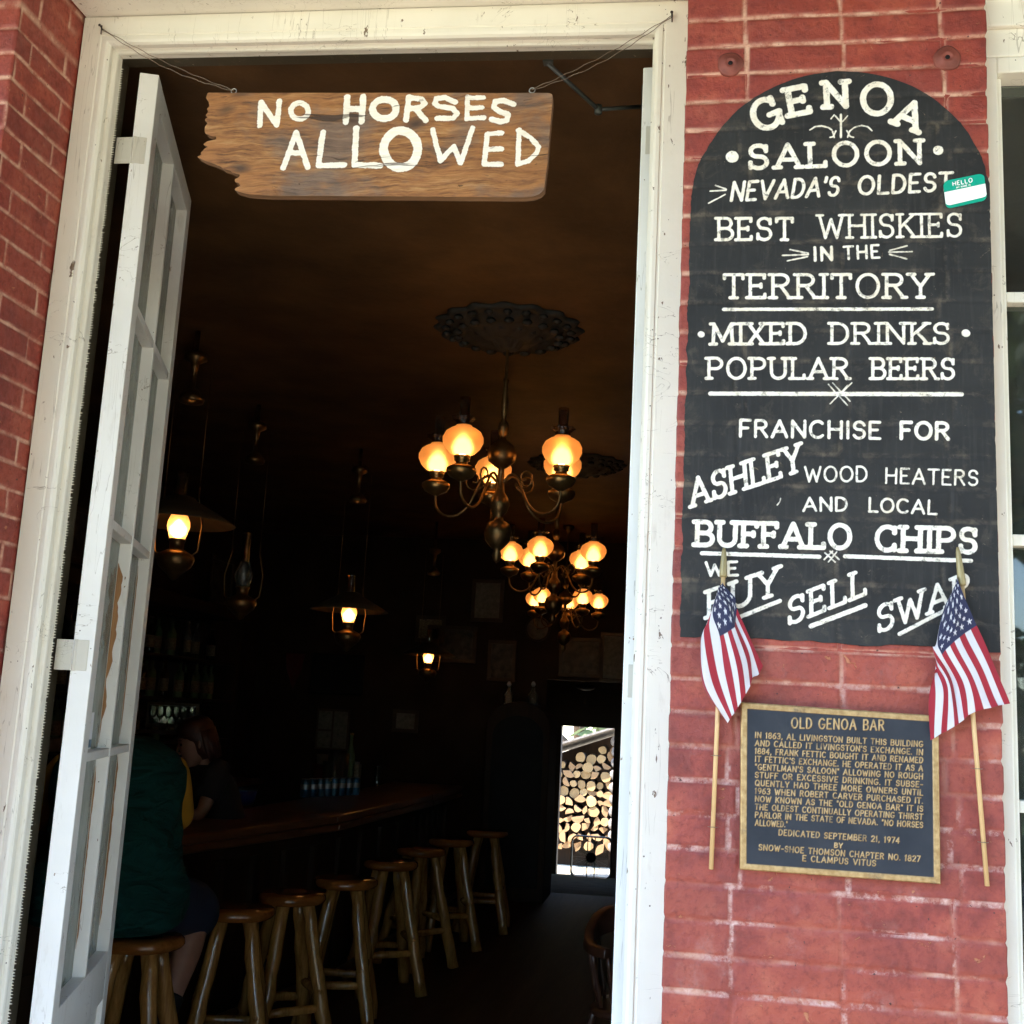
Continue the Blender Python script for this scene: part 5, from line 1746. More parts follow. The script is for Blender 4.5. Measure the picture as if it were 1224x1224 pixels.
# ---- captain's chairs
def make_chair():
    t = thing('captains_chair', (0, 0, 0), '', 'chair', 'dark wooden captain chairs by the doorway')
    g = MB()
    wob = lambda th, i: 1 + .06 * math.cos(4 * th)
    g.lathe([(.20, .42), (.225, .43), (.228, .448), (.20, .455), (.12, .448), (.0005, .444)], (0, 0, 0), 32, None, True, wob); g.build('seat', 'chair_wood', t)
    for k, (x, y) in enumerate(((.15, .15), (-.15, .15), (.15, -.15), (-.15, -.15))):
        g = MB(); n = 9
        g.tube([Vector((x, y, .425)).lerp(Vector((x * 1.45, y * 1.45, 0)), i / n) for i in range(n + 1)], [.014, .016, .020, .014, .021, .018, .022, .015, .017, .013], 10); g.build('leg', 'chair_wood', t)
    A = [math.radians(-20 + 220 * i / 16) for i in range(17)]
    R_ = .245
    rail = [Vector((R_ * math.cos(a), R_ * .95 * math.sin(a) + .0, .67 + .05 * max(0, math.sin(a)) ** 2)) for a in A]
    g = MB()
    rings = []
    for i, p in enumerate(rail):
        d = Vector((p.x, p.y, 0)).normalized(); s = math.sin(A[i])
        h = .02 + .035 * max(0, s) ** 2; w = .026
        rings.append([p - d * w, p + d * w, p + d * (w * .8) + Vector((0, 0, 2 * h)), p - d * (w * .8) + Vector((0, 0, 2 * h))])
    g.rings(rings); o = g.build('arm_rail', 'chair_wood', t, .006)
    for i in (0, 2, 4, 6, 8, 10, 12, 14, 16):
        a = A[i]
        b = Vector((.195 * math.cos(a), .19 * math.sin(a), .45)); e = rail[i] + Vector((0, 0, .004))
        g = MB(); g.tube([b.lerp(e, k / 6) for k in range(7)], [.008, .010, .014, .009, .013, .010, .008], 8); g.build('spindle', 'chair_wood', t)
    g = MB(); g.tube([(-.19, .02, .2), (0, .02, .2), (.19, .02, .2)], [.01, .016, .01], 8); g.build('stretcher', 'chair_wood', t)
    return t


ch = make_chair()
p = atz(718, 1105, .78)
ch.location = (p.x + .19, p.y + .05, 0); ch.rotation_euler = (0, 0, math.radians(35)); ch['label'] = 'dark wooden captain chair with curved back beside the right door jamb'
copy_tree(ch, (p.x + .30, p.y + .62, 0), math.radians(-70), 'dark wooden captain chair behind the other captain chair at the right door jamb')

# ============================================================================= PEOPLE
def skin_body(name, J, E, mat, parent, sub=2):
    """J: joint -> (point, radius or (rx, ry)) ; E: edges ; continuous body grown with a skin modifier"""
    me = bpy.data.meshes.new(name)
    ks = list(J); ix = {k: i for i, k in enumerate(ks)}
    o3 = ORG[parent.name]
    me.from_pydata([tuple(Vector(J[k][0]) - o3) for k in ks], [(ix[a], ix[b]) for a, b in E], [])
    tmp = bpy.data.objects.new('tmp', me); COL.objects.link(tmp)
    tmp.modifiers.new('skin', 'SKIN')
    lay = me.skin_vertices[0] if len(me.skin_vertices) else None
    if lay is None:
        bpy.context.view_layer.objects.active = tmp
    for k in ks:
        r = J[k][1]
        lay.data[ix[k]].radius = r if isinstance(r, tuple) else (r, r)
    lay.data[0].use_root = True
    s = tmp.modifiers.new('sub', 'SUBSURF'); s.levels = sub; s.render_levels = sub
    dg = bpy.context.evaluated_depsgraph_get(); dg.update()
    m2 = bpy.data.meshes.new_from_object(tmp.evaluated_get(dg))
    bpy.data.objects.remove(tmp)
    m2.name = name
    m2.materials.clear(); m2.materials.append(MAT[mat])
    m2.polygons.foreach_set('use_smooth', np.full(len(m2.polygons), True))
    return link(name, m2, parent)


def ell(c, a, b, n=20, wr=0.0, ph=0.0):
    return [Vector(c) + a * (math.cos(2 * math.pi * k / n) * (1 + wr * math.sin(5 * 2 * math.pi * k / n + ph))) + b * math.sin(2 * math.pi * k / n) for k in range(n)]


def head(mb_parent, c, f, skinm, hairm, long_hair=False, cap=None):
    """head with face, ears and hair; c centre, f facing direction"""
    f = Vector(f).normalized(); u = Vector((0, 0, 1)); u = (u - f * u.dot(f)).normalized(); r = f.cross(u)
    Pn = lambda a, b, d: Vector(c) + r * a + f * b + u * d
    g = MB()
    secs = [(-.125, .020, .028, .035), (-.112, .042, .05, .028), (-.085, .056, .072, .012), (-.05, .066, .084, .004), (-.01, .072, .092, .0), (.03, .074, .096, -.006), (.07, .068, .088, -.012), (.10, .05, .066, -.014), (.118, .022, .03, -.014)]
    g.rings([[Pn(w * math.cos(t), sh + d * math.sin(t), z) for t in np.linspace(0, 2 * math.pi, 20, endpoint=False)] for z, w, d, sh in secs])
    g.rings([[Pn(.012 * math.cos(t) * k, .088 + dd, z + .007 * math.sin(t)) for t in np.linspace(0, 2 * math.pi, 8, endpoint=False)] for z, dd, k in ((.015, -.002, .5), (-.012, .014, .8), (-.032, .022, 1.25), (-.040, .004, 1.1))])
    for s in (-1, 1):
        g.ball(Pn(s * .074, -.005, -.01), .024, 10, .4, .8, 1.2)
    g.tube([Pn(-.022, .083, -.066), Pn(-.008, .092, -.063), Pn(0, .092, -.066), Pn(.008, .092, -.063), Pn(.022, .083, -.066)], .0055, 6)
    hd = g.build('head', skinm, mb_parent)
    g = MB()
    for s in (-1, 1):
        g.ball(Pn(s * .031, .0835, .008), .0075, 10)
        g.tube([Pn(s * .016, .087, .028), Pn(s * .032, .088, .033), Pn(s * .048, .078, .028)], .002, 5)
    g.build('eyes', 'eye_dark', hd)
    g = MB()
    rr = random.Random(5)
    hs = [(-.10 if long_hair else -.04, .076, .06, -.05), (-.06 if long_hair else -.02, .086, .075, -.035), (.0, .088, .088, -.028), (.04, .086, .10, -.016), (.08, .078, .10, -.012), (.112, .06, .078, -.014), (.13, .03, .04, -.014)]
    g.rings([[Pn(w * math.cos(t) * (1 + .03 * math.sin(7 * t + z * 60)), sh + d * math.sin(t) * (1 + .02 * math.sin(9 * t)), z) for t in np.linspace(0, 2 * math.pi, 26, endpoint=False)] for z, w, d, sh in hs])
    if long_hair:
        for k in range(26):
            a = math.radians(150 + 240 * k / 25)
            p0 = Pn(.082 * math.cos(a + math.pi), -.03 + .085 * -abs(math.sin(a)) * .9, .0)
            g.tube([p0 + u * .05, p0, p0 - u * .06 + r * rr.uniform(-.01, .01), p0 - u * .115 + r * rr.uniform(-.012, .012)], [.012, .017, .015, .005], 6)
    else:
        pass
    g.build('hair', hairm, mb_parent)


def hand(mb, wrist, d, palm_n, side, curl=.6, k=1.0):
    """palm with four unequal curled fingers and a side thumb, added to a mesh"""
    d = Vector(d).normalized(); n = Vector(palm_n); n = (n - d * n.dot(d)).normalized(); s = d.cross(n) * side
    W = Vector(wrist)
    mb.rings([[W + d * l + s * (w * math.cos(t)) + n * (h * math.sin(t)) for t in np.linspace(0, 2 * math.pi, 12, endpoint=False)] for l, w, h in ((-.01, .026, .020), (.03, .036, .018), (.07, .042, .015), (.09, .038, .012))])
    for i, ln in enumerate((.070, .080, .075, .058)):
        o = W + d * .082 + s * (.030 - .020 * i)
        pts = [o]; dirn = d.copy()
        for j, fr in enumerate((.45, .32, .23)):
            dirn = (dirn + n * curl * (.5 + .3 * j)).normalized()
            pts.append(pts[-1] + dirn * ln * fr)
        mb.tube(pts, [.0095, .009, .008, .0065], 8)
    o = W + d * .025 + s * .03
    mb.tube([o, o + (s * .8 + d * .6).normalized() * .032, o + (s * .5 + d * .8 + n * .3).normalized() * .06, o + (s * .3 + d * .9 + n * .6).normalized() * .078], [.013, .011, .010, .007], 8)


# ---- man on the first stool, seen from behind
SX = ST0
F = Vector((-.52, .854, 0)); Rr = Vector((.854, .52, 0)); UZ = Vector((0, 0, 1))
man = thing('person', (SX.x, SX.y, 0), 'seated man seen from behind in dark green shirt with gold sleeves and navy shorts', 'person')
bx = SX - Rr * .125
M_ = lambda r_, f_, z_: Vector((bx.x, bx.y, 0)) + Rr * r_ + F * f_ + UZ * z_
J = {'pelvis': (M_(0, .02, .86), (.19, .15)), 'waist': (M_(0, .04, 1.02), (.21, .16)), 'chest': (M_(0, .11, 1.26), (.205, .145)), 'neck0': (M_(0, .17, 1.41), (.08, .07)), 'neck': (M_(-.015, .20, 1.48), .062), 'skull': (M_(-.03, .235, 1.57), .07),
     'lh': (M_(-.12, .06, .85), .105), 'lk': (M_(-.22, .44, .83), .075), 'la': (M_(-.03, .10, .42), .042), 'lf': (M_(-.06, .24, .335), .034),
     'rh': (M_(.13, .06, .85), .105), 'rk': (M_(.365, .27, .80), .075), 'rc': (M_(.335, .20, .64), .066), 'ra': (M_(.235, .08, .38), .042), 'rf': (M_(.21, .21, .30), .034),
     'lc': (M_(-.12, .30, .66), .062),
     'ls': (M_(-.18, .14, 1.33), .065), 'le': (M_(-.265, .38, 1.12), .052), 'lw': (M_(-.20, .60, 1.075), .034),
     'rs': (M_(.18, .14, 1.33), .065), 're': (M_(.265, .38, 1.12), .052), 'rw': (M_(.18, .60, 1.075), .034)}
E_ = [('pelvis', 'waist'), ('waist', 'chest'), ('chest', 'neck0'), ('neck0', 'neck'), ('neck', 'skull'), ('pelvis', 'lh'), ('lh', 'lk'), ('lk', 'lc'), ('lc', 'la'), ('la', 'lf'), ('pelvis', 'rh'), ('rh', 'rk'), ('rk', 'rc'), ('rc', 'ra'), ('ra', 'rf'),
      ('chest', 'ls'), ('ls', 'le'), ('le', 'lw'), ('chest', 'rs'), ('rs', 're'), ('re', 'rw')]
skin_body('body', J, E_, 'skin', man)
g = MB()
hand(g, J['lw'][0], F + Vector((.2, 0, 0)), -UZ, 1); hand(g, J['rw'][0], F, -UZ, -1)
g.build('hands', 'skin', man)
head(man, M_(-.035, .27, 1.60), F + Vector((0, 0, -.12)), 'skin', 'hair_brown')
g = MB()
secs = [(z0_ , w0_, d0_, s0_) for z0_, w0_, d0_, s0_ in np.array([np.interp(np.linspace(0, 10, 31), range(11), c_) for c_ in zip(*[(.775, .245, .185, -.005), (.80, .285, .215, .0), (.86, .300, .225, .01), (.95, .285, .218, .03), (1.06, .258, .200, .055), (1.17, .246, .185, .085), (1.27, .258, .172, .115), (1.36, .256, .150, .14), (1.42, .222, .13, .155), (1.46, .155, .105, .17), (1.485, .095, .085, .19)])]).T]
rs = []
for i, (z, w, d, sh) in enumerate(secs):
    n = 44; ring = []
    for k in range(n):
        a = 2 * math.pi * k / n
        fold = .011 * math.sin(5 * a + z * 30) * max(0, 1 - abs(z - .95) / .34) + .006 * math.sin(9 * a - z * 36) + .007 * math.sin(z * 55 + 2.5 * a) * max(0, 1 - abs(z - .9) / .2)
        ring.append(M_((w + fold) * math.copysign(abs(math.cos(a)) ** .85, math.cos(a)), sh + (d + fold) * math.copysign(abs(math.sin(a)) ** .9, math.sin(a)), z + .012 * math.sin(2 * a + 1) * (1 if i < 5 else .3)))
    rs.append(ring)
g.rings(rs); o = g.build('shirt', 'shirt_green', man)
sm = o.modifiers.new('sub', 'SUBSURF'); sm.levels = 1; sm.render_levels = 2
g = MB()
b0, b1 = [], []
for s in (-1, 1):
    S0, E0 = J['ls' if s < 0 else 'rs'][0], J['le' if s < 0 else 're'][0]
    ax = (E0 - S0).normalized(); a1_ = ax.orthogonal().normalized(); a2_ = ax.cross(a1_)
    st_ = S0 - Rr * s * .006 + UZ * .055 - F * .02
    rings_ = []
    for fr, rad in ((.0, .05), (.12, .085), (.3, .090), (.55, .085), (.8, .082), (.97, .08)):
        c_ = st_.lerp(E0, fr)
        rings_.append(ell(c_, a1_ * rad, a2_ * rad, 20, .03, fr * 8))
    g.rings(rings_)
o = g.build('sleeves', 'sleeve_gold', man)
sm = o.modifiers.new('sub', 'SUBSURF'); sm.levels = 1; sm.render_levels = 1
g = MB()
rings_ = [[M_(w * math.cos(a), sh + d * math.sin(a), z) for a in np.linspace(0, 2 * math.pi, 24, endpoint=False)] for z, w, d, sh in ((.752, .19, .16, .02), (.77, .235, .195, .015), (.83, .255, .20, .02), (.90, .25, .20, .02))]
g.rings(rings_)
for s, h, kx in ((-1, 'lh', 'lk'), (1, 'rh', 'rk')):
    A_, B_ = J[h][0], J[kx][0]; ax = (B_ - A_).normalized(); a1_ = (UZ - ax * UZ.dot(ax)).normalized(); a2_ = ax.cross(a1_)
    g.rings([ell(A_.lerp(B_, fr) - UZ * dz_, a1_ * rad, a2_ * rad * 1.05, 20, .025, fr * 7) for fr, rad, dz_ in ((-.05, .13, .0), (.3, .128, .0), (.7, .118, .0), (1.0, .112, .01), (1.14, .104, .035))])
o = g.build('shorts', 'shorts_navy', man)
sm = o.modifiers.new('sub', 'SUBSURF'); sm.levels = 1; sm.render_levels = 1
for c_, a_, f_ in (('lc', 'la', 'lf'), ('rc', 'ra', 'rf')):
    C_, A_, Ft = J[c_][0], J[a_][0], J[f_][0]
    ax = (A_ - C_).normalized(); a1_ = ax.orthogonal().normalized(); a2_ = ax.cross(a1_)
    g = MB(); g.rings([ell(C_.lerp(A_, fr), a1_ * rad, a2_ * rad, 16) for fr, rad in ((.58, .056), (.62, .0565), (.85, .051), (1.05, .050), (1.22, .05))]); g.build('sock', 'black_cloth', man)
    d = (Ft - A_); d.z = 0; d.normalize(); sd_ = d.cross(UZ)
    base = A_ - UZ * .085 - d * .05
    g = MB(); g.rings([[base + d * l + sd_ * (w * math.cos(t)) + UZ * (zc + h * math.sin(t)) for t in np.linspace(0, 2 * math.pi, 16, endpoint=False)] for l, w, h, zc in ((-.03, .028, .03, .035), (0, .042, .05, .05), (.06, .046, .055, .055), (.13, .048, .042, .042), (.2, .05, .033, .033), (.25, .04, .026, .026), (.272, .018, .014, .018))])
    sh = g.build('shoe', 'black_cloth', man)
    g = MB(); g.rings([[base + d * l + sd_ * (w * math.cos(t)) + UZ * (.0 + .012 * math.sin(t)) for t in np.linspace(0, 2 * math.pi, 12, endpoint=False)] for l, w in ((-.035, .03), (0, .045), (.06, .048), (.13, .05), (.2, .053), (.25, .043), (.277, .02))]); g.build('sole', 'paper', sh)

# ---- bartender leaning on the bar
hc = at(236, 886, 3.75)
wf_ = Vector((-.80, -.60, 0)).normalized(); wr_ = wf_.cross(UZ)
wm = thing('person', (hc.x - .05, hc.y, 0), 'red-haired woman in a black shirt leaning over the bar behind the counter', 'person')
wb = Vector((hc.x, hc.y, 0)) - wf_ * .12
N_ = lambda r_, f_, z_: wb + wr_ * r_ + wf_ * f_ + UZ * z_
zz = hc.z - 1.42
JW = {'pelvis': (N_(0, -.10, .88), (.15, .11)), 'waist': (N_(0, -.05, 1.0), (.12, .10)), 'chest': (N_(0, .02, 1.17), (.14, .10)), 'neck0': (N_(0, .06, 1.285), (.06, .05)), 'neck': (N_(0, .085, 1.33), .046), 'skull': (N_(0, .11, 1.41), .06),
      'lh': (N_(-.09, -.10, .86), .085), 'lk': (N_(-.10, -.06, .46), .055), 'la': (N_(-.10, -.10, .08), .038), 'lf': (N_(-.11, .06, .04), .034),
      'rh': (N_(.09, -.10, .86), .085), 'rk': (N_(.10, -.05, .46), .055), 'ra': (N_(.10, -.09, .08), .038), 'rf': (N_(.11, .07, .04), .034),
      'ls': (N_(-.165, .04, 1.25), .05), 'le': (N_(-.22, .12, 1.05), .036), 'lw': (N_(-.12, .32, 1.065), .025),
      'rs': (N_(.165, .04, 1.25), .05), 're': (N_(.23, .10, 1.06), .036), 'rw': (N_(.10, .30, 1.07), .025)}
EW = [('pelvis', 'waist'), ('waist', 'chest'), ('chest', 'neck0'), ('neck0', 'neck'), ('neck', 'skull'), ('pelvis', 'lh'), ('lh', 'lk'), ('lk', 'la'), ('la', 'lf'), ('pelvis', 'rh'), ('rh', 'rk'), ('rk', 'ra'), ('ra', 'rf'), ('chest', 'ls'), ('ls', 'le'), ('le', 'lw'), ('chest', 'rs'), ('rs', 're'), ('re', 'rw')]
skin_body('body', JW, EW, 'skin', wm)
g = MB(); hand(g, JW['lw'][0], wf_ + wr_ * .5, -UZ, 1, .6, .9); hand(g, JW['rw'][0], wf_ - wr_ * .5, -UZ, -1, .6, .9); g.build('hands', 'skin', wm)
head(wm, N_(0, .13, 1.42), wf_ + Vector((0, 0, -.35)), 'skin', 'hair_red', True)
g = MB()
g.rings([[N_(w * math.cos(a), sh + d * math.sin(a), z) for a in np.linspace(0, 2 * math.pi, 26, endpoint=False)] for z, w, d, sh in ((.80, .19, .15, -.10), (.9, .185, .14, -.09), (1.0, .16, .13, -.05), (1.1, .165, .135, -.01), (1.18, .18, .14, .02), (1.24, .175, .12, .035), (1.285, .12, .08, .05), (1.30, .075, .06, .055))])
for s_, e_ in (('ls', 'le'), ('rs', 're')):
    A_, B_ = JW[s_][0], JW[e_][0]; ax = (B_ - A_).normalized(); a1_ = ax.orthogonal().normalized(); a2_ = ax.cross(a1_)
    g.rings([ell(A_.lerp(B_, fr) + UZ * .01, a1_ * rad, a2_ * rad, 16) for fr, rad in ((-.3, .05), (0, .07), (.3, .068), (.62, .064))])
g.build('shirt', 'black_cloth', wm)
g = MB(); g.rings([[N_(w * math.cos(a), sh + d * math.sin(a), z) for a in np.linspace(0, 2 * math.pi, 20, endpoint=False)] for z, w, d, sh in ((.78, .17, .14, -.1), (.86, .18, .145, -.1), (.92, .17, .135, -.1))])
for h, k, a in (('lh', 'lk', 'la'), ('rh', 'rk', 'ra')):
    g.tube([JW[h][0], JW[k][0], JW[a][0]], [.105, .075, .06], 14)
g.build('trousers', 'shorts_navy', wm)

# ============================================================================= BACK PASSAGE AND YARD
# box fan in the rear doorway
fx0, fx1 = at(686, 1000, 12.45).x, at(727, 1000, 12.45).x
fz0 = -.285; fw = .50
fcx = (fx0 + fx1) / 2 + .012
fan = thing('box_fan', (fcx, 12.45, fz0), 'grey box fan standing in the bright rear doorway', 'fan')
h = fw / 2
g = MB()
cr = .07
path = []
for cxs, czs, a in ((h - cr, -h + cr, -90), (h - cr, h - cr, 0), (-h + cr, h - cr, 90), (-h + cr, -h + cr, 180)):
    for k in range(7):
        t = math.radians(a + 15 * k); path.append((fcx + cxs + cr * math.cos(t), fz0 + h + czs + cr * math.sin(t)))
n = len(path)
vs = []
for (x, z) in path:
    dx, dz_ = (x - fcx) * .055, (z - fz0 - h) * .055
    vs += [(x, 12.40, z), (x, 12.50, z), (x - dx, 12.50, z - dz_), (x - dx, 12.40, z - dz_)]
fs = []
for i in range(n):
    j = (i + 1) % n
    for k in range(4):
        fs.append((4 * i + k, 4 * i + (k + 1) % 4, 4 * j + (k + 1) % 4, 4 * j + k))
g.add(vs, fs, False)
for x in (-.045, .045): g.box((fcx + x - .006, 12.4055, fz0 + .014), (fcx + x + .006, 12.4135, fz0 + fw - .014))
g.build('housing', 'grey_metal', fan)
g = MB()
for k in range(1, 22):
    r_ = .225 * k / 22
    if r_ > .055: g.tube([(fcx + r_ * math.cos(t), 12.403, fz0 + h + r_ * math.sin(t)) for t in np.linspace(0, 2 * math.pi, 40)], .0011, 4, False)
for k in range(16):
    a = 2 * math.pi * k / 16
    g.tube([(fcx + .05 * math.cos(a), 12.402, fz0 + h + .05 * math.sin(a)), (fcx + .235 * math.cos(a), 12.402, fz0 + h + .235 * math.sin(a))], .0012, 4)
g.build('grille', 'steel', fan)
g = MB(); g.lathe([(.062, 0), (.062, .03), (.05, .034), (.0005, .036)], (fcx, 12.43, fz0 + h), 24, AXY); g.build('hub', 'black_plastic', fan)
for k in range(5):
    a = 2 * math.pi * k / 5
    d = Vector((math.cos(a), 0, math.sin(a))); e = Vector((-math.sin(a), 0, math.cos(a)))
    c_ = Vector((fcx, 12.455, fz0 + h))
    g = MB(); g.hexa([c_ + d * .05 - e * .03, c_ + d * .05 + e * .03 + Vector((0, .03, 0)), c_ + d * .205 + e * .075 + Vector((0, .03, 0)), c_ + d * .205 - e * .02], [c_ + d * .05 - e * .03 + Vector((0, .002, 0)), c_ + d * .05 + e * .03 + Vector((0, .032, 0)), c_ + d * .205 + e * .075 + Vector((0, .032, 0)), c_ + d * .205 - e * .02 + Vector((0, .002, 0))])
    g.build('blade', 'clear_glass', fan)
# ceiling lamp in the passage
p = at(700, 820, 10.6); p.z = 2.12
t = thing('ceiling_lamp', p, 'small dark ceiling lamp in the back passage above the bright rear doorway', 'lamp')
g = MB(); g.lathe([(.09, 0), (.09, -.012), (.03, -.03), (.015, -.06), (.015, -.1)], p, 20); g.build('mount', 'iron', t)
g = MB(); g.lathe([(.05, -.101), (.11, -.12), (.105, -.15), (.05, -.17), (.0005, -.175)], p, 20); g.build('bowl', 'black_plastic', t)
g = MB(); g.tube([p + Vector((0, 0, -.176)), p + Vector((0, 0, -.30))], .002, 5); g.ball(p + Vector((0, 0, -.31)), .012, 8); g.build('pull_chain', 'old_brass', t)

# woodshed
shed = thing('woodshed', (-1.5, 14.9, -.4), 'lean-to woodshed with a sloping plank roof over the firewood', 'shed')
e0, e1 = at(660, 893, 14.3), at(740, 869, 14.3)
sl = (e1.z - e0.z) / (e1.x - e0.x)
xa, xb = -3.6, .6
za, zb_ = e0.z + sl * (xa - e0.x), e0.z + sl * (xb - e0.x)
g = MB(); g.hexa([(xa, 14.3, za), (xb, 14.3, zb_), (xb, 15.6, zb_ - .1), (xa, 15.6, za - .1)], [(xa, 14.3, za + .03), (xb, 14.3, zb_ + .03), (xb, 15.6, zb_ - .07), (xa, 15.6, za - .07)]); g.build('roof', 'grey_bark', shed)
for x in (-3.4, .4):
    MB().tube([(x, 15.3, -.5), (x, 15.3, e0.z + sl * (x - e0.x) - .08)], .06, 10).build('post', 'bark', shed)
g = MB(); g.hexa([(xa + .1, 15.3, -.5), (xb - .1, 15.3, -.5), (xb - .1, 15.35, -.5), (xa + .1, 15.35, -.5)], [(xa + .1, 15.3, za - .1), (xb - .1, 15.3, zb_ - .1), (xb - .1, 15.35, zb_ - .1), (xa + .1, 15.35, za - .1)]); g.build('back_boards', 'dark_wood', shed)

# firewood: every billet is its own log
LG = 'firewood logs stacked in the woodshed'


def log(x, z, r, kind, seed, y0=14.55):
    r2 = random.Random(seed)
    n = 14
    if kind == 'round':
        out = [(r * (1 + r2.uniform(-.04, .04)) * (1.02 + .10 * math.sin(2 * (2 * math.pi * k / n) + seed)) * math.cos(2 * math.pi * k / n), r * (1 + r2.uniform(-.04, .04)) * (1.0 + .07 * math.sin(3 * (2 * math.pi * k / n) + seed * 2)) * math.sin(2 * math.pi * k / n)) for k in range(n)]
    else:
        a = r2.uniform(0, 6.28); span = math.radians(r2.choice((95, 130, 180)))
        q = r * (1.55 if span < 2.5 else 1.25)
        out = [(0, 0)] + [(q * math.cos(a + span * k / 8), q * math.sin(a + span * k / 8)) for k in range(9)]
        mx = sum(p[0] for p in out) / len(out); mz = sum(p[1] for p in out) / len(out)
        out = [((p[0] - mx) * r2.uniform(.95, 1.05), (p[1] - mz) * r2.uniform(.95, 1.05)) for p in out]
    o3 = Vector((x, y0, z))
    yf = r2.uniform(-.05, .03); tx, tz = r2.uniform(-.02, .02), r2.uniform(-.02, .02)
    g = MB()
    m = len(out)
    ft = [(px_, yf + r2.uniform(-.004, .004), pz_) for px_, pz_ in out]; bk = [(px_ + tx, .42, pz_ + tz) for px_, pz_ in out]
    g.add(ft + bk, [tuple(range(m - 1, -1, -1))], False)
    g.m = 1
    g.f.append(list(range(m, 2 * m))); g.mi.append(0); g.sm.append(False)
    for i in range(m):
        g.f.append([i, (i + 1) % m, m + (i + 1) % m, m + i]); g.mi.append(1); g.sm.append(kind == 'round')
    o = g.build('firewood_log', ['log_end' if kind == 'round' else 'split_end', 'bark'])
    o.location = o3
    return o


rl = random.Random(4)
lx0, lx1 = at(660, 990, 14.55).x - .42, at(738, 990, 14.55).x - .145
zbase = -.20
placed = []
tries = 0
row = 0
z = zbase + .06
cnt = 0
while True:
    x = lx0 + (.065 if row % 2 else 0)
    anyp = False
    while x < lx1:
        r = rl.uniform(.045, .078)
        zt_ = e0.z + sl * (x - e0.x) - .13
        if z + r < zt_:
            zr_ = z + rl.uniform(-.020, .020)
            low = zr_ < .40
            kind = 'split' if rl.random() < (.85 if low else .34) else 'round'
            o = log(x + r, zr_, r * .97, kind, cnt)
            dscr = 'split wedge-shaped tan firewood log in the lower part of the woodpile' if (kind == 'split' and low) else ('split firewood log among the round ones high in the woodpile' if kind == 'split' else ('round yellow-ended firewood log high in the woodpile' if not low else 'round firewood log among the split ones low in the woodpile'))
            tag(o, dscr, 'log', LG)
            anyp = True; cnt += 1
        x += 2 * r + .004
    row += 1
    z += .122
    if not anyp: break
# crossed end column of thick dark logs
z = zbase + .08; k = 0
while z < e1.z - .1:
    r = rl.uniform(.072, .088)
    g = MB(); rr_ = random.Random(k + 50)
    g.lathe([(r * .2, -.095), (r * .8, -.085), (r, -.05), (r * .98, .2), (r, .42)], (0, 0, 0), 14, (Vector((1, 0, 0)), Vector((0, 0, 1)), Vector((0, 1, 0))), True, lambda th, i: 1 + .05 * math.sin(3 * th + k))
    o = g.build('firewood_log', 'grey_bark'); o.location = (lx1 + .095, 14.55, z)
    tag(o, 'thick grey weathered log in the end column of the woodpile', 'log', LG)
    z += 2 * r + .004; k += 1


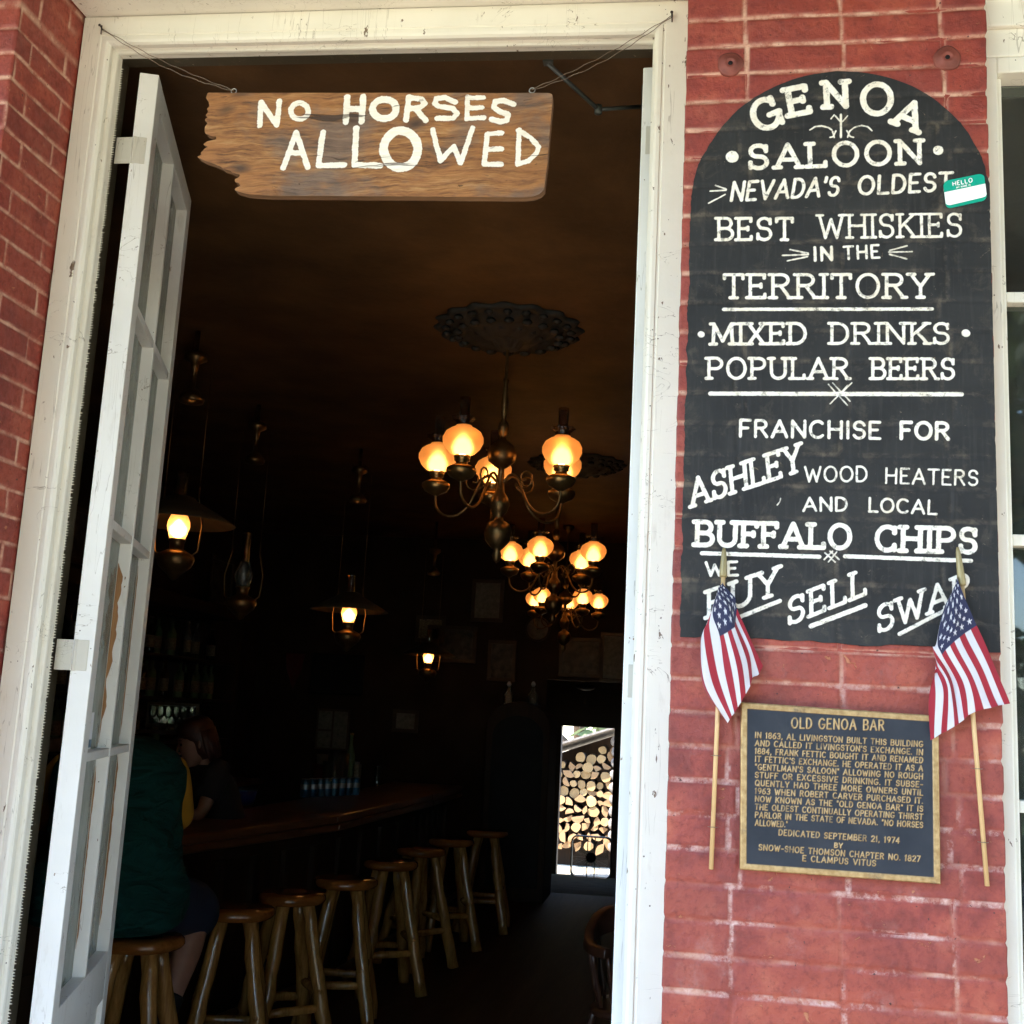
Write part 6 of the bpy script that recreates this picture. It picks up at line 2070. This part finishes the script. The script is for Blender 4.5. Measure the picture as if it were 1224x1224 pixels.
# ---- trees
def tree(x, y, hgt, cr_, seed, leaf, label, base=-.1, n=2600, ls=.16):
    r2 = random.Random(seed)
    t = thing('tree', (x, y, base), label, 'tree', 'leafy trees around the saloon')
    g = MB(); top = hgt * .75
    g.tube([(x, y, base), (x + .1, y, base + top * .4), (x - .05, y + .1, base + top)], [.22, .16, .06], 10)
    cl = []
    for k in range(9):
        a = 2.4 * k; hh = hgt * (.42 + .045 * k); q = cr_ * r2.uniform(.4, .75)
        e = Vector((x + q * math.cos(a), y + q * math.sin(a), base + hh + .15 * hgt * r2.random()))
        g.tube([(x, y, base + hgt * (.3 + .04 * k)), ((x + e.x) / 2, (y + e.y) / 2, base + hh * .95), e], [.08, .05, .02], 7)
        cl.append((e, cr_ * r2.uniform(.35, .55)))
    cl.append((Vector((x, y, base + hgt * .88)), cr_ * .5))
    g.build('trunk', 'bark', t)
    vs = []; fs = []
    rg = np.random.default_rng(seed)
    for c_, rad in cl:
        for _ in range(n // len(cl)):
            v = Vector(rg.normal(size=3)).normalized() * (rad * rg.uniform(.35, 1.08) ** .6)
            p = c_ + Vector((v.x, v.y, v.z * .8))
            a = Vector(rg.normal(size=3)).normalized(); b = a.orthogonal().normalized()
            s = ls * rg.uniform(.6, 1.3); k = len(vs)
            vs += [p - a * s, p + b * s * .5, p + a * s, p - b * s * .5]; fs.append((k, k + 1, k + 2, k + 3))
    g = MB(); g.v = [Vector(p) for p in vs]; g.f = [list(f) for f in fs]; g.mi = [0] * len(fs); g.sm = [False] * len(fs)
    o3 = ORG[t.name]
    me = bpy.data.meshes.new('crown'); me.from_pydata([tuple(p - o3) for p in g.v], [], g.f); me.materials.append(MAT[leaf])
    link('crown', me, t)


tree(-2.3, 21.0, 4.6, 2.2, 5, 'leaf_pale', 'pale leafy tree behind the woodshed seen through the rear doorway', -.6, 900, .24)
tree(6.2, -17.0, 11.0, 4.8, 7, 'leaf_green', 'broad green tree across the road left of another, mirrored in the window', -.1, 5200, .26)
tree(12.0, -15.5, 10.0, 4.6, 8, 'leaf_green', 'rounded green tree across the road mirrored low in the window', -.1, 4200, .26)
tree(1.0, -18.5, 12.0, 4.8, 9, 'leaf_green', 'tall green tree directly across the road from the doorway', -.1, 4200, .26)
# clipped hedge below those trees
hg = thing('hedge', (5, -20, -.06), 'long green hedge across the road below the trees, mirrored in the window', 'hedge')
rg = np.random.default_rng(2)
N = 9000
c = np.stack([rg.uniform(-8, 18, N), rg.uniform(-20.6, -19.4, N), rg.uniform(0, 1, N) ** .7 * 3.6], -1)
d1 = rg.normal(size=(N, 3)); d1 /= np.linalg.norm(d1, axis=1)[:, None]
d2 = np.cross(d1, rg.normal(size=(N, 3))); d2 /= np.linalg.norm(d2, axis=1)[:, None]
v = np.stack([c - d1 * .2, c + d2 * .12, c + d1 * .2, c - d2 * .12], 1).reshape(-1, 3)
me = bpy.data.meshes.new('foliage')
o3 = ORG[hg.name]
me.from_pydata((v - np.array(o3)).tolist(), [], np.arange(4 * N).reshape(-1, 4).tolist())
me.materials.append(MAT['leaf_green'])
link('foliage', me, hg)
g = MB()
for k in range(14): g.tube([(-7.5 + 1.9 * k, -20, -.06), (-7.4 + 1.9 * k, -20, 2.4)], [.06, .03], 6)
g.build('stems', 'bark', hg)
